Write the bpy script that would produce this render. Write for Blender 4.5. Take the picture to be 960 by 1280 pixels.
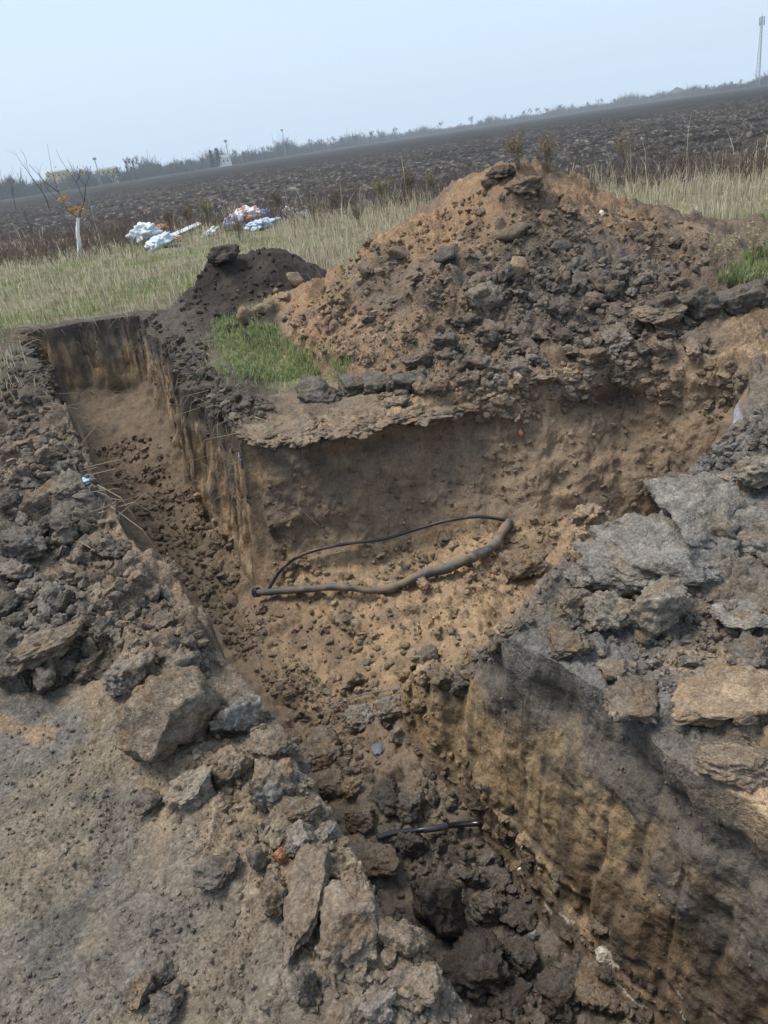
import bpy, math, random, time
import numpy as np
from mathutils import Matrix, Vector
T0 = time.time()
rng = np.random.default_rng(7)
random.seed(7)
sc = bpy.context.scene
for o in list(bpy.data.objects):
    bpy.data.objects.remove(o)

# ------------------------------------------------------------------ camera
F = 961.0; PIT = math.radians(25.6); ROL = math.radians(8.5); ZC = 1.65   # focal length in photo pixels
_f = np.array([0, math.cos(PIT), -math.sin(PIT)])
_r = np.array([1.0, 0, 0]); _u = np.array([0, math.sin(PIT), math.cos(PIT)])
CR = math.cos(ROL) * _r - math.sin(ROL) * _u
CU = math.sin(ROL) * _r + math.cos(ROL) * _u
cd = bpy.data.cameras.new('camera'); cam = bpy.data.objects.new('camera', cd)
sc.collection.objects.link(cam)
cd.sensor_fit = 'VERTICAL'; cd.sensor_height = 32.0; cd.lens = 32.0 * F / 1280
cd.clip_start = 0.05; cd.clip_end = 9000
M = Matrix(((CR[0], CU[0], -_f[0], 0), (CR[1], CU[1], -_f[1], 0), (CR[2], CU[2], -_f[2], ZC), (0, 0, 0, 1)))
cam.matrix_world = M
sc.camera = cam

# ------------------------------------------------------------------ light
SUN_EL = math.radians(66)                      # bright part of the cloud layer, high on the left
w = bpy.data.worlds.new('World'); sc.world = w; w.use_nodes = True
nt = w.node_tree; nt.nodes.clear()
sky = nt.nodes.new('ShaderNodeTexSky'); sky.sky_type = 'NISHITA'; sky.sun_disc = False
sky.sun_elevation = SUN_EL; sky.sun_rotation = math.radians(285)
sky.air_density = 1.0; sky.dust_density = 4.0; sky.ozone_density = 1.0
mixn = nt.nodes.new('ShaderNodeMixRGB'); mixn.inputs[0].default_value = 0.72
mixn.inputs[2].default_value = (6.75, 8.35, 10.2, 1)          # the even cloud layer
bgn = nt.nodes.new('ShaderNodeBackground'); bgn.inputs['Strength'].default_value = 0.045
wo = nt.nodes.new('ShaderNodeOutputWorld')
nt.links.new(sky.outputs[0], mixn.inputs[1]); nt.links.new(mixn.outputs[0], bgn.inputs[0]); nt.links.new(bgn.outputs[0], wo.inputs[0])
sd_ = bpy.data.lights.new('sun', 'SUN'); sd_.energy = 1.5; sd_.angle = math.radians(25); sd_.color = (1, 0.92, 0.80)
sun = bpy.data.objects.new('sun', sd_); sc.collection.objects.link(sun)
az = math.radians(285)
sdir = Vector((math.sin(az) * math.cos(SUN_EL), math.cos(az) * math.cos(SUN_EL), math.sin(SUN_EL)))
sun.rotation_euler = sdir.to_track_quat('Z', 'Y').to_euler(); sun.location = (0, 0, 30)
vs = sc.view_settings
vs.view_transform = 'Standard'; vs.look = 'None'; vs.exposure = 1.5; vs.gamma = 1.0; vs.use_curve_mapping = False
sc.cycles.volume_bounces = 1; sc.cycles.max_bounces = 6

# ------------------------------------------------------------------ numpy noise
_perm = np.random.default_rng(11).permutation(256).astype(np.int32); _perm = np.concatenate([_perm, _perm, _perm])
_g2 = np.stack([np.cos(np.arange(256) * 2.399), np.sin(np.arange(256) * 2.399)], 1).astype(np.float32)
_g3 = np.random.default_rng(5).normal(size=(256, 3)).astype(np.float32); _g3 /= np.linalg.norm(_g3, axis=1)[:, None]
_rnd = np.random.default_rng(9).random((256, 6)).astype(np.float32)

def n2(x, y, s=1.0, seed=0):
    x = np.asarray(x, np.float32) * s + seed * 17.31; y = np.asarray(y, np.float32) * s - seed * 9.77
    xi = np.floor(x).astype(np.int32); yi = np.floor(y).astype(np.int32)
    fx = x - xi; fy = y - yi; xi &= 255; yi &= 255
    ux = fx * fx * fx * (fx * (fx * 6 - 15) + 10); uy = fy * fy * fy * (fy * (fy * 6 - 15) + 10)
    def g(dx, dy):
        h = _perm[_perm[(xi + dx) & 255] + ((yi + dy) & 255)]
        gg = _g2[h]
        return gg[..., 0] * (fx - dx) + gg[..., 1] * (fy - dy)
    a = g(0, 0); b = g(1, 0); c = g(0, 1); d = g(1, 1)
    return ((a + ux * (b - a)) * (1 - uy) + (c + ux * (d - c)) * uy) * 1.5

def n3(x, y, z, s=1.0, seed=0):
    x = np.asarray(x, np.float32) * s + seed * 7.13; y = np.asarray(y, np.float32) * s + seed * 3.71; z = np.asarray(z, np.float32) * s - seed * 5.3
    xi = np.floor(x).astype(np.int32); yi = np.floor(y).astype(np.int32); zi = np.floor(z).astype(np.int32)
    fx = x - xi; fy = y - yi; fz = z - zi; xi &= 255; yi &= 255; zi &= 255
    ux = fx * fx * (3 - 2 * fx); uy = fy * fy * (3 - 2 * fy); uz = fz * fz * (3 - 2 * fz)
    r = 0
    for dx in (0, 1):
        wx = ux if dx else 1 - ux
        for dy in (0, 1):
            wy = uy if dy else 1 - uy
            p2 = _perm[_perm[(xi + dx) & 255] + ((yi + dy) & 255)]
            for dz in (0, 1):
                gg = _g3[_perm[p2 + ((zi + dz) & 255)]]
                r = r + wx * wy * (uz if dz else 1 - uz) * (gg[..., 0] * (fx - dx) + gg[..., 1] * (fy - dy) + gg[..., 2] * (fz - dz))
    return r * 1.5

def fbm2(x, y, s, oct=4, seed=0, gain=0.5):
    r = 0; a = 1.0
    for i in range(oct):
        r = r + a * n2(x, y, s, seed + i * 3); a *= gain; s *= 2.03
    return r

def fbm3(x, y, z, s, oct=3, seed=0, gain=0.5):
    r = 0; a = 1.0
    for i in range(oct):
        r = r + a * n3(x, y, z, s, seed + i * 3); a *= gain; s *= 2.03
    return r

def sstep(a, b, x):
    t = np.clip((x - a) / (b - a), 0, 1); return t * t * (3 - 2 * t)

def clods(x, y, cell, seed=0, dens=0.75, rmin=0.25, rmax=0.62, hgt=0.6):
    """half-buried angular lumps: height and per-lump random tint"""
    wx = x + n2(x, y, 2.4 / cell, seed + 1) * cell * 0.16; wy = y + n2(x, y, 2.4 / cell, seed + 2) * cell * 0.16
    X = wx / cell; Y = wy / cell
    xi = np.floor(X).astype(np.int32); yi = np.floor(Y).astype(np.int32)
    H = np.zeros_like(X, dtype=np.float32); Tn = np.full_like(H, 0.5)
    for dx in (-1, 0, 1):
        for dy in (-1, 0, 1):
            cx = xi + dx; cy = yi + dy
            h = _perm[_perm[(cx + seed * 31) & 255] + ((cy + seed * 57) & 255)]
            q = _rnd[h]
            px = X - (cx + 0.15 + 0.7 * q[..., 0]); py = Y - (cy + 0.15 + 0.7 * q[..., 1])
            an = q[..., 2] * 6.283; ca = np.cos(an); sa = np.sin(an)
            a = (px * ca + py * sa) * (0.75 + 0.3 * q[..., 5]); b = -px * sa + py * ca
            d = 0.55 * np.sqrt(a * a + b * b) + 0.45 * np.maximum(np.abs(a), np.maximum(np.abs(b), np.abs(a + b) * 0.72))
            rad = rmin + (rmax - rmin) * q[..., 3] ** 2
            top = hgt * rad * (0.7 + 0.6 * q[..., 4]) + a * 0.45 * (q[..., 5] - 0.3) + b * 0.5 * (q[..., 4] - 0.5)
            bump = np.clip(np.minimum((rad - d) * 2.2, top), 0, None) * (q[..., 2] * 0.999 < dens)
            m = bump > H
            H = np.where(m, bump, H); Tn = np.where(m, q[..., 0], Tn)
    return H * cell, Tn

# ------------------------------------------------------------------ pixel <-> place
def ray(u, v):
    u = np.asarray(u, float); v = np.asarray(v, float)
    return _f + CR * ((u - 480) / F)[..., None] + CU * ((640 - v) / F)[..., None]
def at(u, v, z=0.0):
    d = ray(u, v); t = (z - ZC) / d[..., 2]
    return np.array([d[..., 0] * t, d[..., 1] * t, z + 0 * t])

# ------------------------------------------------------------------ the excavation outline (pixel, level, wall run)
RIM = [((556, 1280), 0, .15), ((500, 1180), 0, .15), ((442, 1080), 0, .15), ((385, 985), 0, .15), ((325, 890), 0, .14), ((272, 838), .05, .12),
       ((235, 765), .15, .12), ((170, 690), .15, .12), ((125, 620), .12, .12), ((80, 520), .1, .12), ((32, 428), 0, .10), ((22, 418), 0, .12),
       ((185, 392), 0, .12), ((215, 440), .05, .14), ((262, 515), .0, .14), ((302, 552), 0, .12), ((350, 552), 0, .28), ((425, 535), 0, .33), ((505, 513), 0, .37),
       ((570, 500), 0, .42), ((650, 488), 0, .55), ((760, 468), 0, .6), ((850, 458), 0, .5), ((925, 470), 0, .4), ((945, 505), .05, .3), ((880, 575), .1, .5),
       ((815, 640), .1, .55), ((.80, 2.86), None, .5), ((.40, 2.90), None, .4), ((.09, 2.84), None, .14), ((.42, 2.21), None, .14), ((.63, 1.79), None, .17), ((.87, 1.31), None, .17)]
P = [np.array(p) if z is None else at(p[0], p[1], z)[:2] for p, z, w_ in RIM]; W = [w_ for _, _, w_ in RIM]
e0 = P[0] + (P[0] - P[2]) * 2.2; e1 = P[-1] + (P[-1] - P[-3]) * 2.0
P = np.array([e0] + P + [e1]); W = np.array([.14] + W + [.2])

arc = np.concatenate([[0], np.cumsum(np.linalg.norm(np.diff(P, axis=0), axis=1))])
def outline(x, y):
    """signed distance to the rim (negative inside), wall run and arc length of the nearest edge"""
    d2 = np.full(x.shape, 1e9); wa = np.zeros_like(d2); wb = np.zeros_like(d2); ss = np.zeros_like(d2); ins = np.zeros(x.shape, bool)
    acc = 0.0; n = len(P)
    for i in range(n):
        a = P[i]; b = P[(i + 1) % n]; e = b - a; L2 = e @ e; L = math.sqrt(L2)
        t = np.clip(((x - a[0]) * e[0] + (y - a[1]) * e[1]) / L2, 0, 1)
        q = (x - a[0] - t * e[0]) ** 2 + (y - a[1] - t * e[1]) ** 2
        m = q < d2
        d2 = np.where(m, q, d2); k = 1 / (q + .002) ** 2; wa += k * (W[i] + (W[(i + 1) % n] - W[i]) * t); wb += k; ss = np.where(m, acc + t * L, ss)
        c = ((a[1] > y) != (b[1] > y)) & (x < (b[0] - a[0]) * (y - a[1]) / (b[1] - a[1] + 1e-12) + a[0])
        ins ^= c; acc += L
    d = np.sqrt(d2)
    return np.where(ins, -d, d), wa / wb, ss

def gauss(x, y, cx, cy, rx, ry, ang=0.0):
    ca, sa = math.cos(ang), math.sin(ang)
    a = ((x - cx) * ca + (y - cy) * sa) / rx; b = (-(x - cx) * sa + (y - cy) * ca) / ry
    return np.sqrt(a * a + b * b)
def cone(x, y, cx, cy, rx, ry, h, ang=0.0, soft=0.12, edge=0.0):
    r = gauss(x, y, cx, cy, rx, ry, ang)
    return h * (1 - np.sqrt(r * r + soft * soft) + soft * 0.5) + edge

def at_y(u, v, Y):
    d = ray(u, v); t = Y / d[..., 1]
    return np.array([d[..., 0] * t, Y, ZC + d[..., 2] * t])
PEAK = at_y(632, 206, 7.7); SH1 = at_y(765, 250, 7.7); SH2 = at_y(870, 282, 7.7); SL = at_y(520, 272, 7.6); SL2 = at_y(420, 335, 7.9)
DK = at_y(315, 308, 11.2); DK2 = at_y(276, 302, 11.0)
FA = at(0, 305)[:2]; FB = at(960, 213)[:2]          # near edge of the ploughed field
FN = np.array([-(FB - FA)[1], (FB - FA)[0]]); FN /= np.linalg.norm(FN)
BANKLINE = [at(0, 872)[:2], at(110, 852)[:2], at(200, 935)[:2], at(290, 860)[:2]]

def fields(x, y, detail=True):
    """heights and zone masks at plan positions"""
    x = np.asarray(x, np.float64); y = np.asarray(y, np.float64)
    r = np.hypot(x, y)
    near = (r < 14)
    sd = np.full(x.shape, 50.0); ww = np.full(x.shape, .2); ss = np.zeros(x.shape)
    xx = x[near]; yy = y[near]
    j1 = n2(xx, yy, 2.1, 1) * 0.06 + n2(xx, yy, 6.5, 2) * 0.018 + n2(xx, yy, 17, 4) * 0.005
    j2 = n2(xx, yy, 2.1, 5) * 0.06 + n2(xx, yy, 6.5, 6) * 0.018 + n2(xx, yy, 17, 7) * 0.005
    jk = 1 + 1.6 * sstep(5.2, 6.2, yy); sd[near], ww[near], ss[near] = outline(xx + j1 * jk, yy + j2 * jk)
    # --- natural surface
    g = fbm2(x, y, 0.35, 3, 3) * 0.05 * sstep(3, 8, r)
    fd = (x - FA[0]) * FN[0] + (y - FA[1]) * FN[1] + n2(x, y, 0.5, 8) * 0.5
    field = sstep(-0.4, 0.4, fd)
    # --- spoil heaps
    wx = x + n2(x, y, 1.1, 21) * 0.22; wy = y + n2(x, y, 1.1, 22) * 0.22
    pk, s1, s2, sl, sl2 = PEAK, SH1, SH2, SL, SL2
    big = cone(wx, wy, pk[0], pk[1], 2.3, 2.6, pk[2] + .25, 0, .10, -.17)
    big = np.maximum(big, cone(wx, wy, s1[0] - .1, s1[1] - .1, 1.9, 2.4, s1[2] + .22, 0, .3, -.14))
    big = np.maximum(big, cone(wx, wy, s2[0], s2[1] - .2, 1.7, 2.2, s2[2] + .2, 0, .3, -.14))
    big = np.maximum(big, cone(wx, wy, sl[0], sl[1] - .1, 1.6, 2.0, sl[2] + .18, 0, .25, -.12))
    big = np.maximum(big, cone(wx, wy, sl2[0] - .05, sl2[1] - .2, 1.2, 1.6, sl2[2] + .16, 0, .3, -.10))
    big = np.maximum(big, cone(wx, wy, 2.7, 6.1, 2.3, 1.75, .60, 0, .3, -.12))
    big = np.maximum(big, cone(wx, wy, 1.3, 6.1, 1.5, 1.45, .50, 0, .3, -.12))
    big = np.maximum(big, cone(wx, wy, s2[0] + .35, s2[1] - .3, 1.5, 2.0, s2[2] + .16, 0, .35, -.10))
    big = np.maximum(big + n2(x, y, 1.6, 31) * 0.08 * sstep(0, .3, big) + n2(x, y, 3.3, 33) * 0.035 * sstep(0, .2, big), 0)
    dark = cone(wx, wy, DK[0], DK[1], 1.3, 1.2, DK[2] + .18, 0.2, .3, -.12)
    dark = np.maximum(dark, cone(wx, wy, DK2[0], DK2[1], .62, .6, DK2[2] + .12, 0, .25, -.1))
    dark = np.maximum(dark, cone(wx, wy, DK2[0] - .1, DK2[1] - 1.5, .75, 1.5, .34, 0.2, .3, -.08))
    dark = np.maximum(dark, cone(wx, wy, DK2[0] + .45, DK2[1] - 3.3, .55, 1.6, .26, 0.25, .3, -.06))
    for hu, hv, hr, hh_ in ((228, 440, .5, .20), (262, 488, .42, .18), (290, 520, .34, .14), (205, 405, .5, .20)):
        hp = at(hu, hv); dark = np.maximum(dark, cone(wx, wy, hp[0] + .12, hp[1], hr, hr * 1.6, hh_, .3, .35, -.03))
    dark = np.maximum(dark + n2(x, y, 2.6, 35) * 0.06 * sstep(0, .2, dark), 0)
    # --- left bank: everything left of the trench behind the trodden plateau
    jag = n2(x, y, 2.2, 41) * 0.14 + n2(x, y, 6, 42) * 0.05
    lx = np.interp(x, [b[0] for b in BANKLINE], [b[1] for b in BANKLINE])
    left = sstep(.34, .12, x + 0.45 * (y - 2.4) + .5)
    lb = sstep(-.02, .16, y - lx + jag) * sstep(9.3, 6.6, y + n2(x, y, .9, 43) * .6) * left
    lbank = lb * (0.17 + 0.07 * n2(x, y, 1.2, 44) + 0.05 * n2(x, y, 3, 45)) * sstep(-5.2, -3.0, x)
    # --- right bank: the block right of the near trench
    rb = sstep(-.05, .12, (x - 0.36) * 0.9 + (y - 2.21) * 0.45 + n2(x, y, 1.7, 46) * .03) * sstep(5.2, 4.6, y - (x - 2) * .1) * (y < 6)
    rbank = rb * (0.05 + 0.10 * sstep(.6, 2.2, x) + 0.06 * n2(x, y, 1.4, 47) + .05 * n2(x, y, 3.3, 49)) * sstep(.1, .3, x)
    # --- rounded shoulder along the near trench
    surf = g
    heap = np.maximum(np.maximum(big, dark), 0)
    surf = surf + np.maximum(np.maximum(heap, lbank), rbank)
    platm = (1 - lb) * sstep(3.4, 3.0, y) * sstep(.35, .15, x + .45 * (y - 2.4) + .5) * sstep(.1, 0, rb)
    surf = surf + platm * (n2(x, y, 1.5, 48) * 0.025 + 0.035 * sstep(.45, .05, sd) * sstep(0, .1, sd + .1))
    ramp = np.clip(-.75 * (x - .40) + .66 * (y - 2.27), 0, .62) * sstep(4.6, 3.6, y) * sstep(.0, .12, (x + .01) * .86 + (y - 2.84) * .46)
    surf = surf - 1.35 * ramp * (sd < .5)
    berm = sstep(.85, .7, x + .45 * (y - 1.0) + .45) * sstep(3.0, 2.5, y) * sstep(.52, .25, sd + .1 * n2(x, y, 3.1, 50)) * sstep(-.1, .06, sd) * (x < .6)
    surf = surf + berm * (.055 + .04 * n2(x, y, 3.6, 54))
    # --- floor
    pitm = np.exp(-(gauss(x, y, .45, 4.1, 1.25, .95) ** 2.5))
    nearm = sstep(3.4, 2.4, y)
    floor = -1.22 + 0.34 * pitm + 0.03 * nearm + n2(x, y, 1.3, 51) * 0.09 + n2(x, y, 3.1, 52) * 0.035
    floor = floor + 0.30 * np.exp(-gauss(x, y, .35, 3.05, .5, .45, .4) ** 2) + .13 * np.exp(-gauss(x, y, -.2, 2.5, .4, .6, .4) ** 2)
    floor = floor + 0.25 * sstep(8.0, 9.8, y) * (x < -2)
    t = np.clip(-sd / ww, 0, 1)
    pw = .85 + .5 * sstep(.9, .75, x + .45 * y) * sstep(3.4, 3.0, y); rimsoft = t ** pw
    tal = np.exp(-np.clip(-sd - ww, 0, None) / 0.16) * (0.12 + 0.07 * n2(x, y, 1.7, 53)) * sstep(.55, 1.0, t) * (1 - .8 * nearm)
    z = np.where(sd < 0, surf + (floor - surf) * rimsoft, surf)
    z = z + tal
    inside = sstep(-.005, .018, -sd + .012 * n2(x, y, 9, 55))
    floorm = sstep(0.75, 1.05, t) * inside
    wallm = inside * (1 - floorm)
    return dict(z=z, sd=sd, ss=ss, ww=ww, t=t, big=big, dark=dark, lb=lb * (sd > -0.02), lbank=lbank, rb=rb * (sd > -0.02), rbank=rbank, plat=platm * (sd > -.02),
                field=field, fd=fd, floorm=floorm, wallm=wallm, inside=inside, surf=surf, pitm=pitm, r=r, floor=floor, berm=berm)

def rough(x, y, q):
    """lumps of broken soil on top of the smooth form; returns height and two tints"""
    z = np.zeros_like(x); tint = np.full_like(x, .5); tint2 = np.full_like(x, .5)
    bigm = sstep(.02, .15, q['big']) * (q['sd'] > -.02)
    frontlow = np.exp(-gauss(x, y, 1.9, 6.0, 2.1, .95) ** 2)
    darkm = sstep(.02, .12, q['dark']) * (q['sd'] > -.02)
    bm_ = q['berm']; lb = np.maximum(q['lb'], bm_ * .4); rb = q['rb'] * sstep(-.02, .06, q['sd']); fl = q['floorm']
    patch = sstep(-.25, .35, n2(x, y, 1.7, 61))
    rimz = (q['sd'] > .0) * sstep(.7, .3, q['sd']) * (y > 4.2) * (y < 6) * (1 - bigm) * (x > -1.2)
    k1 = bigm * (.35 + .8 * frontlow + .6 * patch) + lb * (.7 + .5 * patch) * sstep(8.5, 6, y) + rb * .5 * patch + darkm * .3 + fl * .25 * patch
    k2 = bigm * (.45 + 1.0 * sstep(-.3, .3, n2(x, y, 1.1, 65))) + lb * 1.0 + rb * .75 + fl * (.75 + .4 * patch) + darkm * .7 + rimz * .7
    k3 = bigm * 1.1 + lb * 1.1 + rb * .9 + fl * 1.1 + darkm * 1.0 + rimz + q['plat'] * .12 * sstep(-.1, .4, n2(x, y, 3, 62))
    m = (k1 > .03)
    if m.any():
        h, tn = clods(x[m], y[m], .23, 3, .7); z[m] += h * np.clip(k1[m], 0, 1.3); tint[m] = .5 + (tn - .5) * np.clip(k1[m] * 2, 0, 1) * (h > .004)
    m = (k2 > .03) & (q['r'] < 16)
    if m.any():
        h, tn = clods(x[m], y[m], .105, 5, .8); z[m] += h * np.clip(k2[m], 0, 1.2); tint2[m] = .5 + (tn - .5) * np.clip(k2[m] * 2, 0, 1) * (h > .003)
    m = (k3 > .03) & (q['r'] < 11)
    if m.any():
        h, tn = clods(x[m], y[m], .045, 8, .85); z[m] += h * np.clip(k3[m], 0, 1.2); tint2[m] += (tn - .5) * .4
    m = q['r'] < 12
    z[m] += n2(x[m], y[m], 14, 63) * 0.006 + n2(x[m], y[m], 37, 64) * 0.003 * (1 - .5 * q['plat'][m])
    # ploughed furrows
    f = q['field'] > .01
    if f.any():
        xf = x[f]; yf = y[f]; fade = sstep(260, 60, q['r'][f])
        al = (xf * FN[0] + yf * FN[1])
        ta = xf * FN[1] - yf * FN[0]
        zf = np.sin(al * 6.283 / 1.1 + n2(xf, yf, .35, 66) * 2.0) * .06
        h, tn = clods(xf, yf, .42, 12, .8); zf = zf + h * .62
        h2, tn2 = clods(xf, yf, .2, 14, .75); zf = zf + h2 * .6 * sstep(80, 30, q['r'][f])
        z[f] += (zf * fade + n2(xf, yf, .06, 67) * .12) * q['field'][f]
        tint[f] = .5 + (tn - .5) * fade; tint2[f] = .5 + (tn2 - .5) * fade
    v = (1 - q['field']) * (q['sd'] > .05) * (q['r'] > 5) * (1 - np.clip(lb + rb + bigm, 0, 1)) * (q['r'] < 40)
    z += v * n2(x, y, 2.3, 68) * .03
    return z, tint, tint2

from concurrent.futures import ThreadPoolExecutor
POOL = ThreadPoolExecutor(6); CH = 40000
def chunked(fn, *arrs):
    n = len(arrs[0]); cuts = [slice(i, min(i + CH, n)) for i in range(0, n, CH)]
    return list(POOL.map(lambda c: fn(*[a[c] for a in arrs]), cuts))
def height1(x, y):
    q = fields(x, y); dz, a, b = rough(x, y, q)
    return q['z'] + dz
def height(x, y):
    x = np.asarray(x, float); y = np.asarray(y, float)
    if len(x) <= CH: return height1(x, y)
    return np.concatenate(chunked(height1, x, y))

def hit(u, v):
    """first place where the ray of a photo pixel meets the ground"""
    u = np.atleast_1d(np.asarray(u, float)); v = np.atleast_1d(np.asarray(v, float))
    d = ray(u, v); n = 420
    tt = np.geomspace(1.0, 60.0, n)[None, :]
    X = d[:, 0:1] * tt; Y = d[:, 1:2] * tt; Z = ZC + d[:, 2:3] * tt
    hz = height(X.ravel(), Y.ravel()).reshape(X.shape)
    below = Z < hz
    k = np.argmax(below, axis=1); k = np.maximum(k, 1)
    i = np.arange(len(u)); g0 = (Z - hz)[i, k - 1]; g1 = (Z - hz)[i, k]
    f = g0 / (g0 - g1 + 1e-9)
    t = tt[0, k - 1] + f * (tt[0, k] - tt[0, k - 1])
    p = np.stack([d[:, 0] * t, d[:, 1] * t, ZC + d[:, 2] * t], 1)
    return p

# ------------------------------------------------------------------ mesh helpers
COL = sc.collection
def mesh_from(name, V, Fc, mat=None, col=None, smooth=True, parent=None, nrm=None):
    me = bpy.data.meshes.new(name)
    V = np.asarray(V, np.float32); Fc = np.asarray(Fc, np.int32)
    k = Fc.shape[1]
    me.vertices.add(len(V)); me.vertices.foreach_set('co', V.ravel())
    me.loops.add(Fc.size); me.loops.foreach_set('vertex_index', Fc.ravel())
    me.polygons.add(len(Fc)); me.polygons.foreach_set('loop_start', np.arange(0, Fc.size, k, dtype=np.int32))
    me.polygons.foreach_set('use_smooth', np.full(len(Fc), smooth, dtype=bool))
    me.update(calc_edges=True)
    if col is not None:
        at_ = me.attributes.new('Col', 'FLOAT_COLOR', 'POINT')
        c = np.ones((len(V), 4), np.float32); c[:, :3] = col
        at_.data.foreach_set('color', c.ravel())
    if nrm is not None:
        me.normals_split_custom_set_from_vertices(nrm.astype(np.float32))
    if mat: me.materials.append(mat)
    o = bpy.data.objects.new(name, me); COL.objects.link(o)
    if parent: o.parent = parent
    return o
def tag(o, label=None, cat=None, group=None, kind=None):
    if label: o['label'] = label
    if cat: o['category'] = cat
    if group: o['group'] = group
    if kind: o['kind'] = kind
    return o
def empty(name, loc=(0, 0, 0), rz=0):
    o = bpy.data.objects.new(name, None); COL.objects.link(o); o.location = loc; o.rotation_euler = (0, 0, rz); o.empty_display_size = .1
    return o

# ------------------------------------------------------------------ materials
def new_mat(name):
    m = bpy.data.materials.new(name); m.use_nodes = True
    n = m.node_tree.nodes; l = m.node_tree.links
    return m, n, l, n['Principled BSDF']
def soil_mat(name, bump=.7, use_attr=True, base=(.1, .08, .06), var=.27, rough_=.95, fine=1.0, spec=.25, objvar=False, grain=1.0):
    m, n, l, b = new_mat(name)
    b.inputs['Roughness'].default_value = rough_; b.inputs['Specular IOR Level'].default_value = spec
    tc = n.new('ShaderNodeNewGeometry'); pos = tc.outputs['Position']
    if use_attr:
        a = n.new('ShaderNodeAttribute'); a.attribute_name = 'Col'; src = a.outputs['Color']
    else:
        c = n.new('ShaderNodeRGB'); c.outputs[0].default_value = (*base, 1); src = c.outputs[0]
    if objvar:
        oi = n.new('ShaderNodeObjectInfo')
        mu = n.new('ShaderNodeMixRGB'); mu.blend_type = 'MULTIPLY'; mu.inputs[0].default_value = 1
        l.new(src, mu.inputs[1]); l.new(oi.outputs['Color'], mu.inputs[2]); src = mu.outputs[0]
    def noise(scale, det, rgh=.6):
        t = n.new('ShaderNodeTexNoise'); t.inputs['Scale'].default_value = scale; t.inputs['Detail'].default_value = det; t.inputs['Roughness'].default_value = rgh
        l.new(pos, t.inputs['Vector']); return t
    n1 = noise(9, 6, .65); nf = noise(85 * fine, 5, .7); ns = noise(240 * fine, 2, .6)
    r1 = n.new('ShaderNodeMapRange'); r1.inputs[1].default_value = .3; r1.inputs[2].default_value = .7; r1.inputs[3].default_value = 1 - var; r1.inputs[4].default_value = 1 + var
    l.new(n1.outputs['Fac'], r1.inputs[0])
    r2 = n.new('ShaderNodeMapRange'); r2.inputs[1].default_value = .3; r2.inputs[2].default_value = .72; r2.inputs[3].default_value = 1 - var * 1.2; r2.inputs[4].default_value = 1 + var * 1.3
    l.new(nf.outputs['Fac'], r2.inputs[0])
    mm = n.new('ShaderNodeMath'); mm.operation = 'MULTIPLY'; l.new(r1.outputs[0], mm.inputs[0]); l.new(r2.outputs[0], mm.inputs[1])
    hts = []
    for vsc, amt in ((150 * fine, .24 * grain), (52 * fine, .17 * grain)):
        vo = n.new('ShaderNodeTexVoronoi'); vo.inputs['Scale'].default_value = vsc; l.new(pos, vo.inputs['Vector']); hts.append(vo.outputs['Distance'])
        sx_ = n.new('ShaderNodeSeparateColor'); l.new(vo.outputs['Color'], sx_.inputs[0])
        rv = n.new('ShaderNodeMapRange'); rv.inputs[3].default_value = 1 - amt; rv.inputs[4].default_value = 1 + amt; l.new(sx_.outputs[0], rv.inputs[0])
        m2 = n.new('ShaderNodeMath'); m2.operation = 'MULTIPLY'; l.new(mm.outputs[0], m2.inputs[0]); l.new(rv.outputs[0], m2.inputs[1]); mm = m2
    vm = n.new('ShaderNodeVectorMath'); vm.operation = 'SCALE'; l.new(src, vm.inputs[0]); l.new(mm.outputs[0], vm.inputs['Scale'])
    # pale grit
    gr = n.new('ShaderNodeMapRange'); gr.inputs[1].default_value = .70; gr.inputs[2].default_value = .78; gr.inputs[3].default_value = 0; gr.inputs[4].default_value = .45 if fine > .5 else .12
    l.new(ns.outputs['Fac'], gr.inputs[0])
    gm = n.new('ShaderNodeMixRGB'); gm.inputs[2].default_value = (.34, .27, .18, 1); l.new(gr.outputs[0], gm.inputs[0]); l.new(vm.outputs[0], gm.inputs[1])
    l.new(gm.outputs[0], b.inputs['Base Color'])
    ad = n.new('ShaderNodeMath'); ad.operation = 'MULTIPLY_ADD'; ad.inputs[1].default_value = .35; l.new(ns.outputs['Fac'], ad.inputs[0]); l.new(nf.outputs['Fac'], ad.inputs[2])
    for hh, kk in zip(hts, (-.35, -.7)):
        a2 = n.new('ShaderNodeMath'); a2.operation = 'MULTIPLY_ADD'; a2.inputs[1].default_value = kk; l.new(hh, a2.inputs[0]); l.new(ad.outputs[0], a2.inputs[2]); ad = a2
    bp = n.new('ShaderNodeBump'); bp.inputs['Strength'].default_value = bump; bp.inputs['Distance'].default_value = .014 / fine
    l.new(ad.outputs[0], bp.inputs['Height']); l.new(bp.outputs[0], b.inputs['Normal'])
    return m
def leaf_mat(name, trans=.35):
    m, n, l, b = new_mat(name)
    a = n.new('ShaderNodeAttribute'); a.attribute_name = 'Col'
    l.new(a.outputs['Color'], b.inputs['Base Color']); b.inputs['Roughness'].default_value = .8; b.inputs['Specular IOR Level'].default_value = .2
    t = n.new('ShaderNodeBsdfTranslucent'); l.new(a.outputs['Color'], t.inputs[0])
    mx = n.new('ShaderNodeMixShader'); mx.inputs[0].default_value = trans
    l.new(b.outputs[0], mx.inputs[1]); l.new(t.outputs[0], mx.inputs[2]); l.new(mx.outputs[0], n['Material Output'].inputs[0])
    return m
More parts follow.
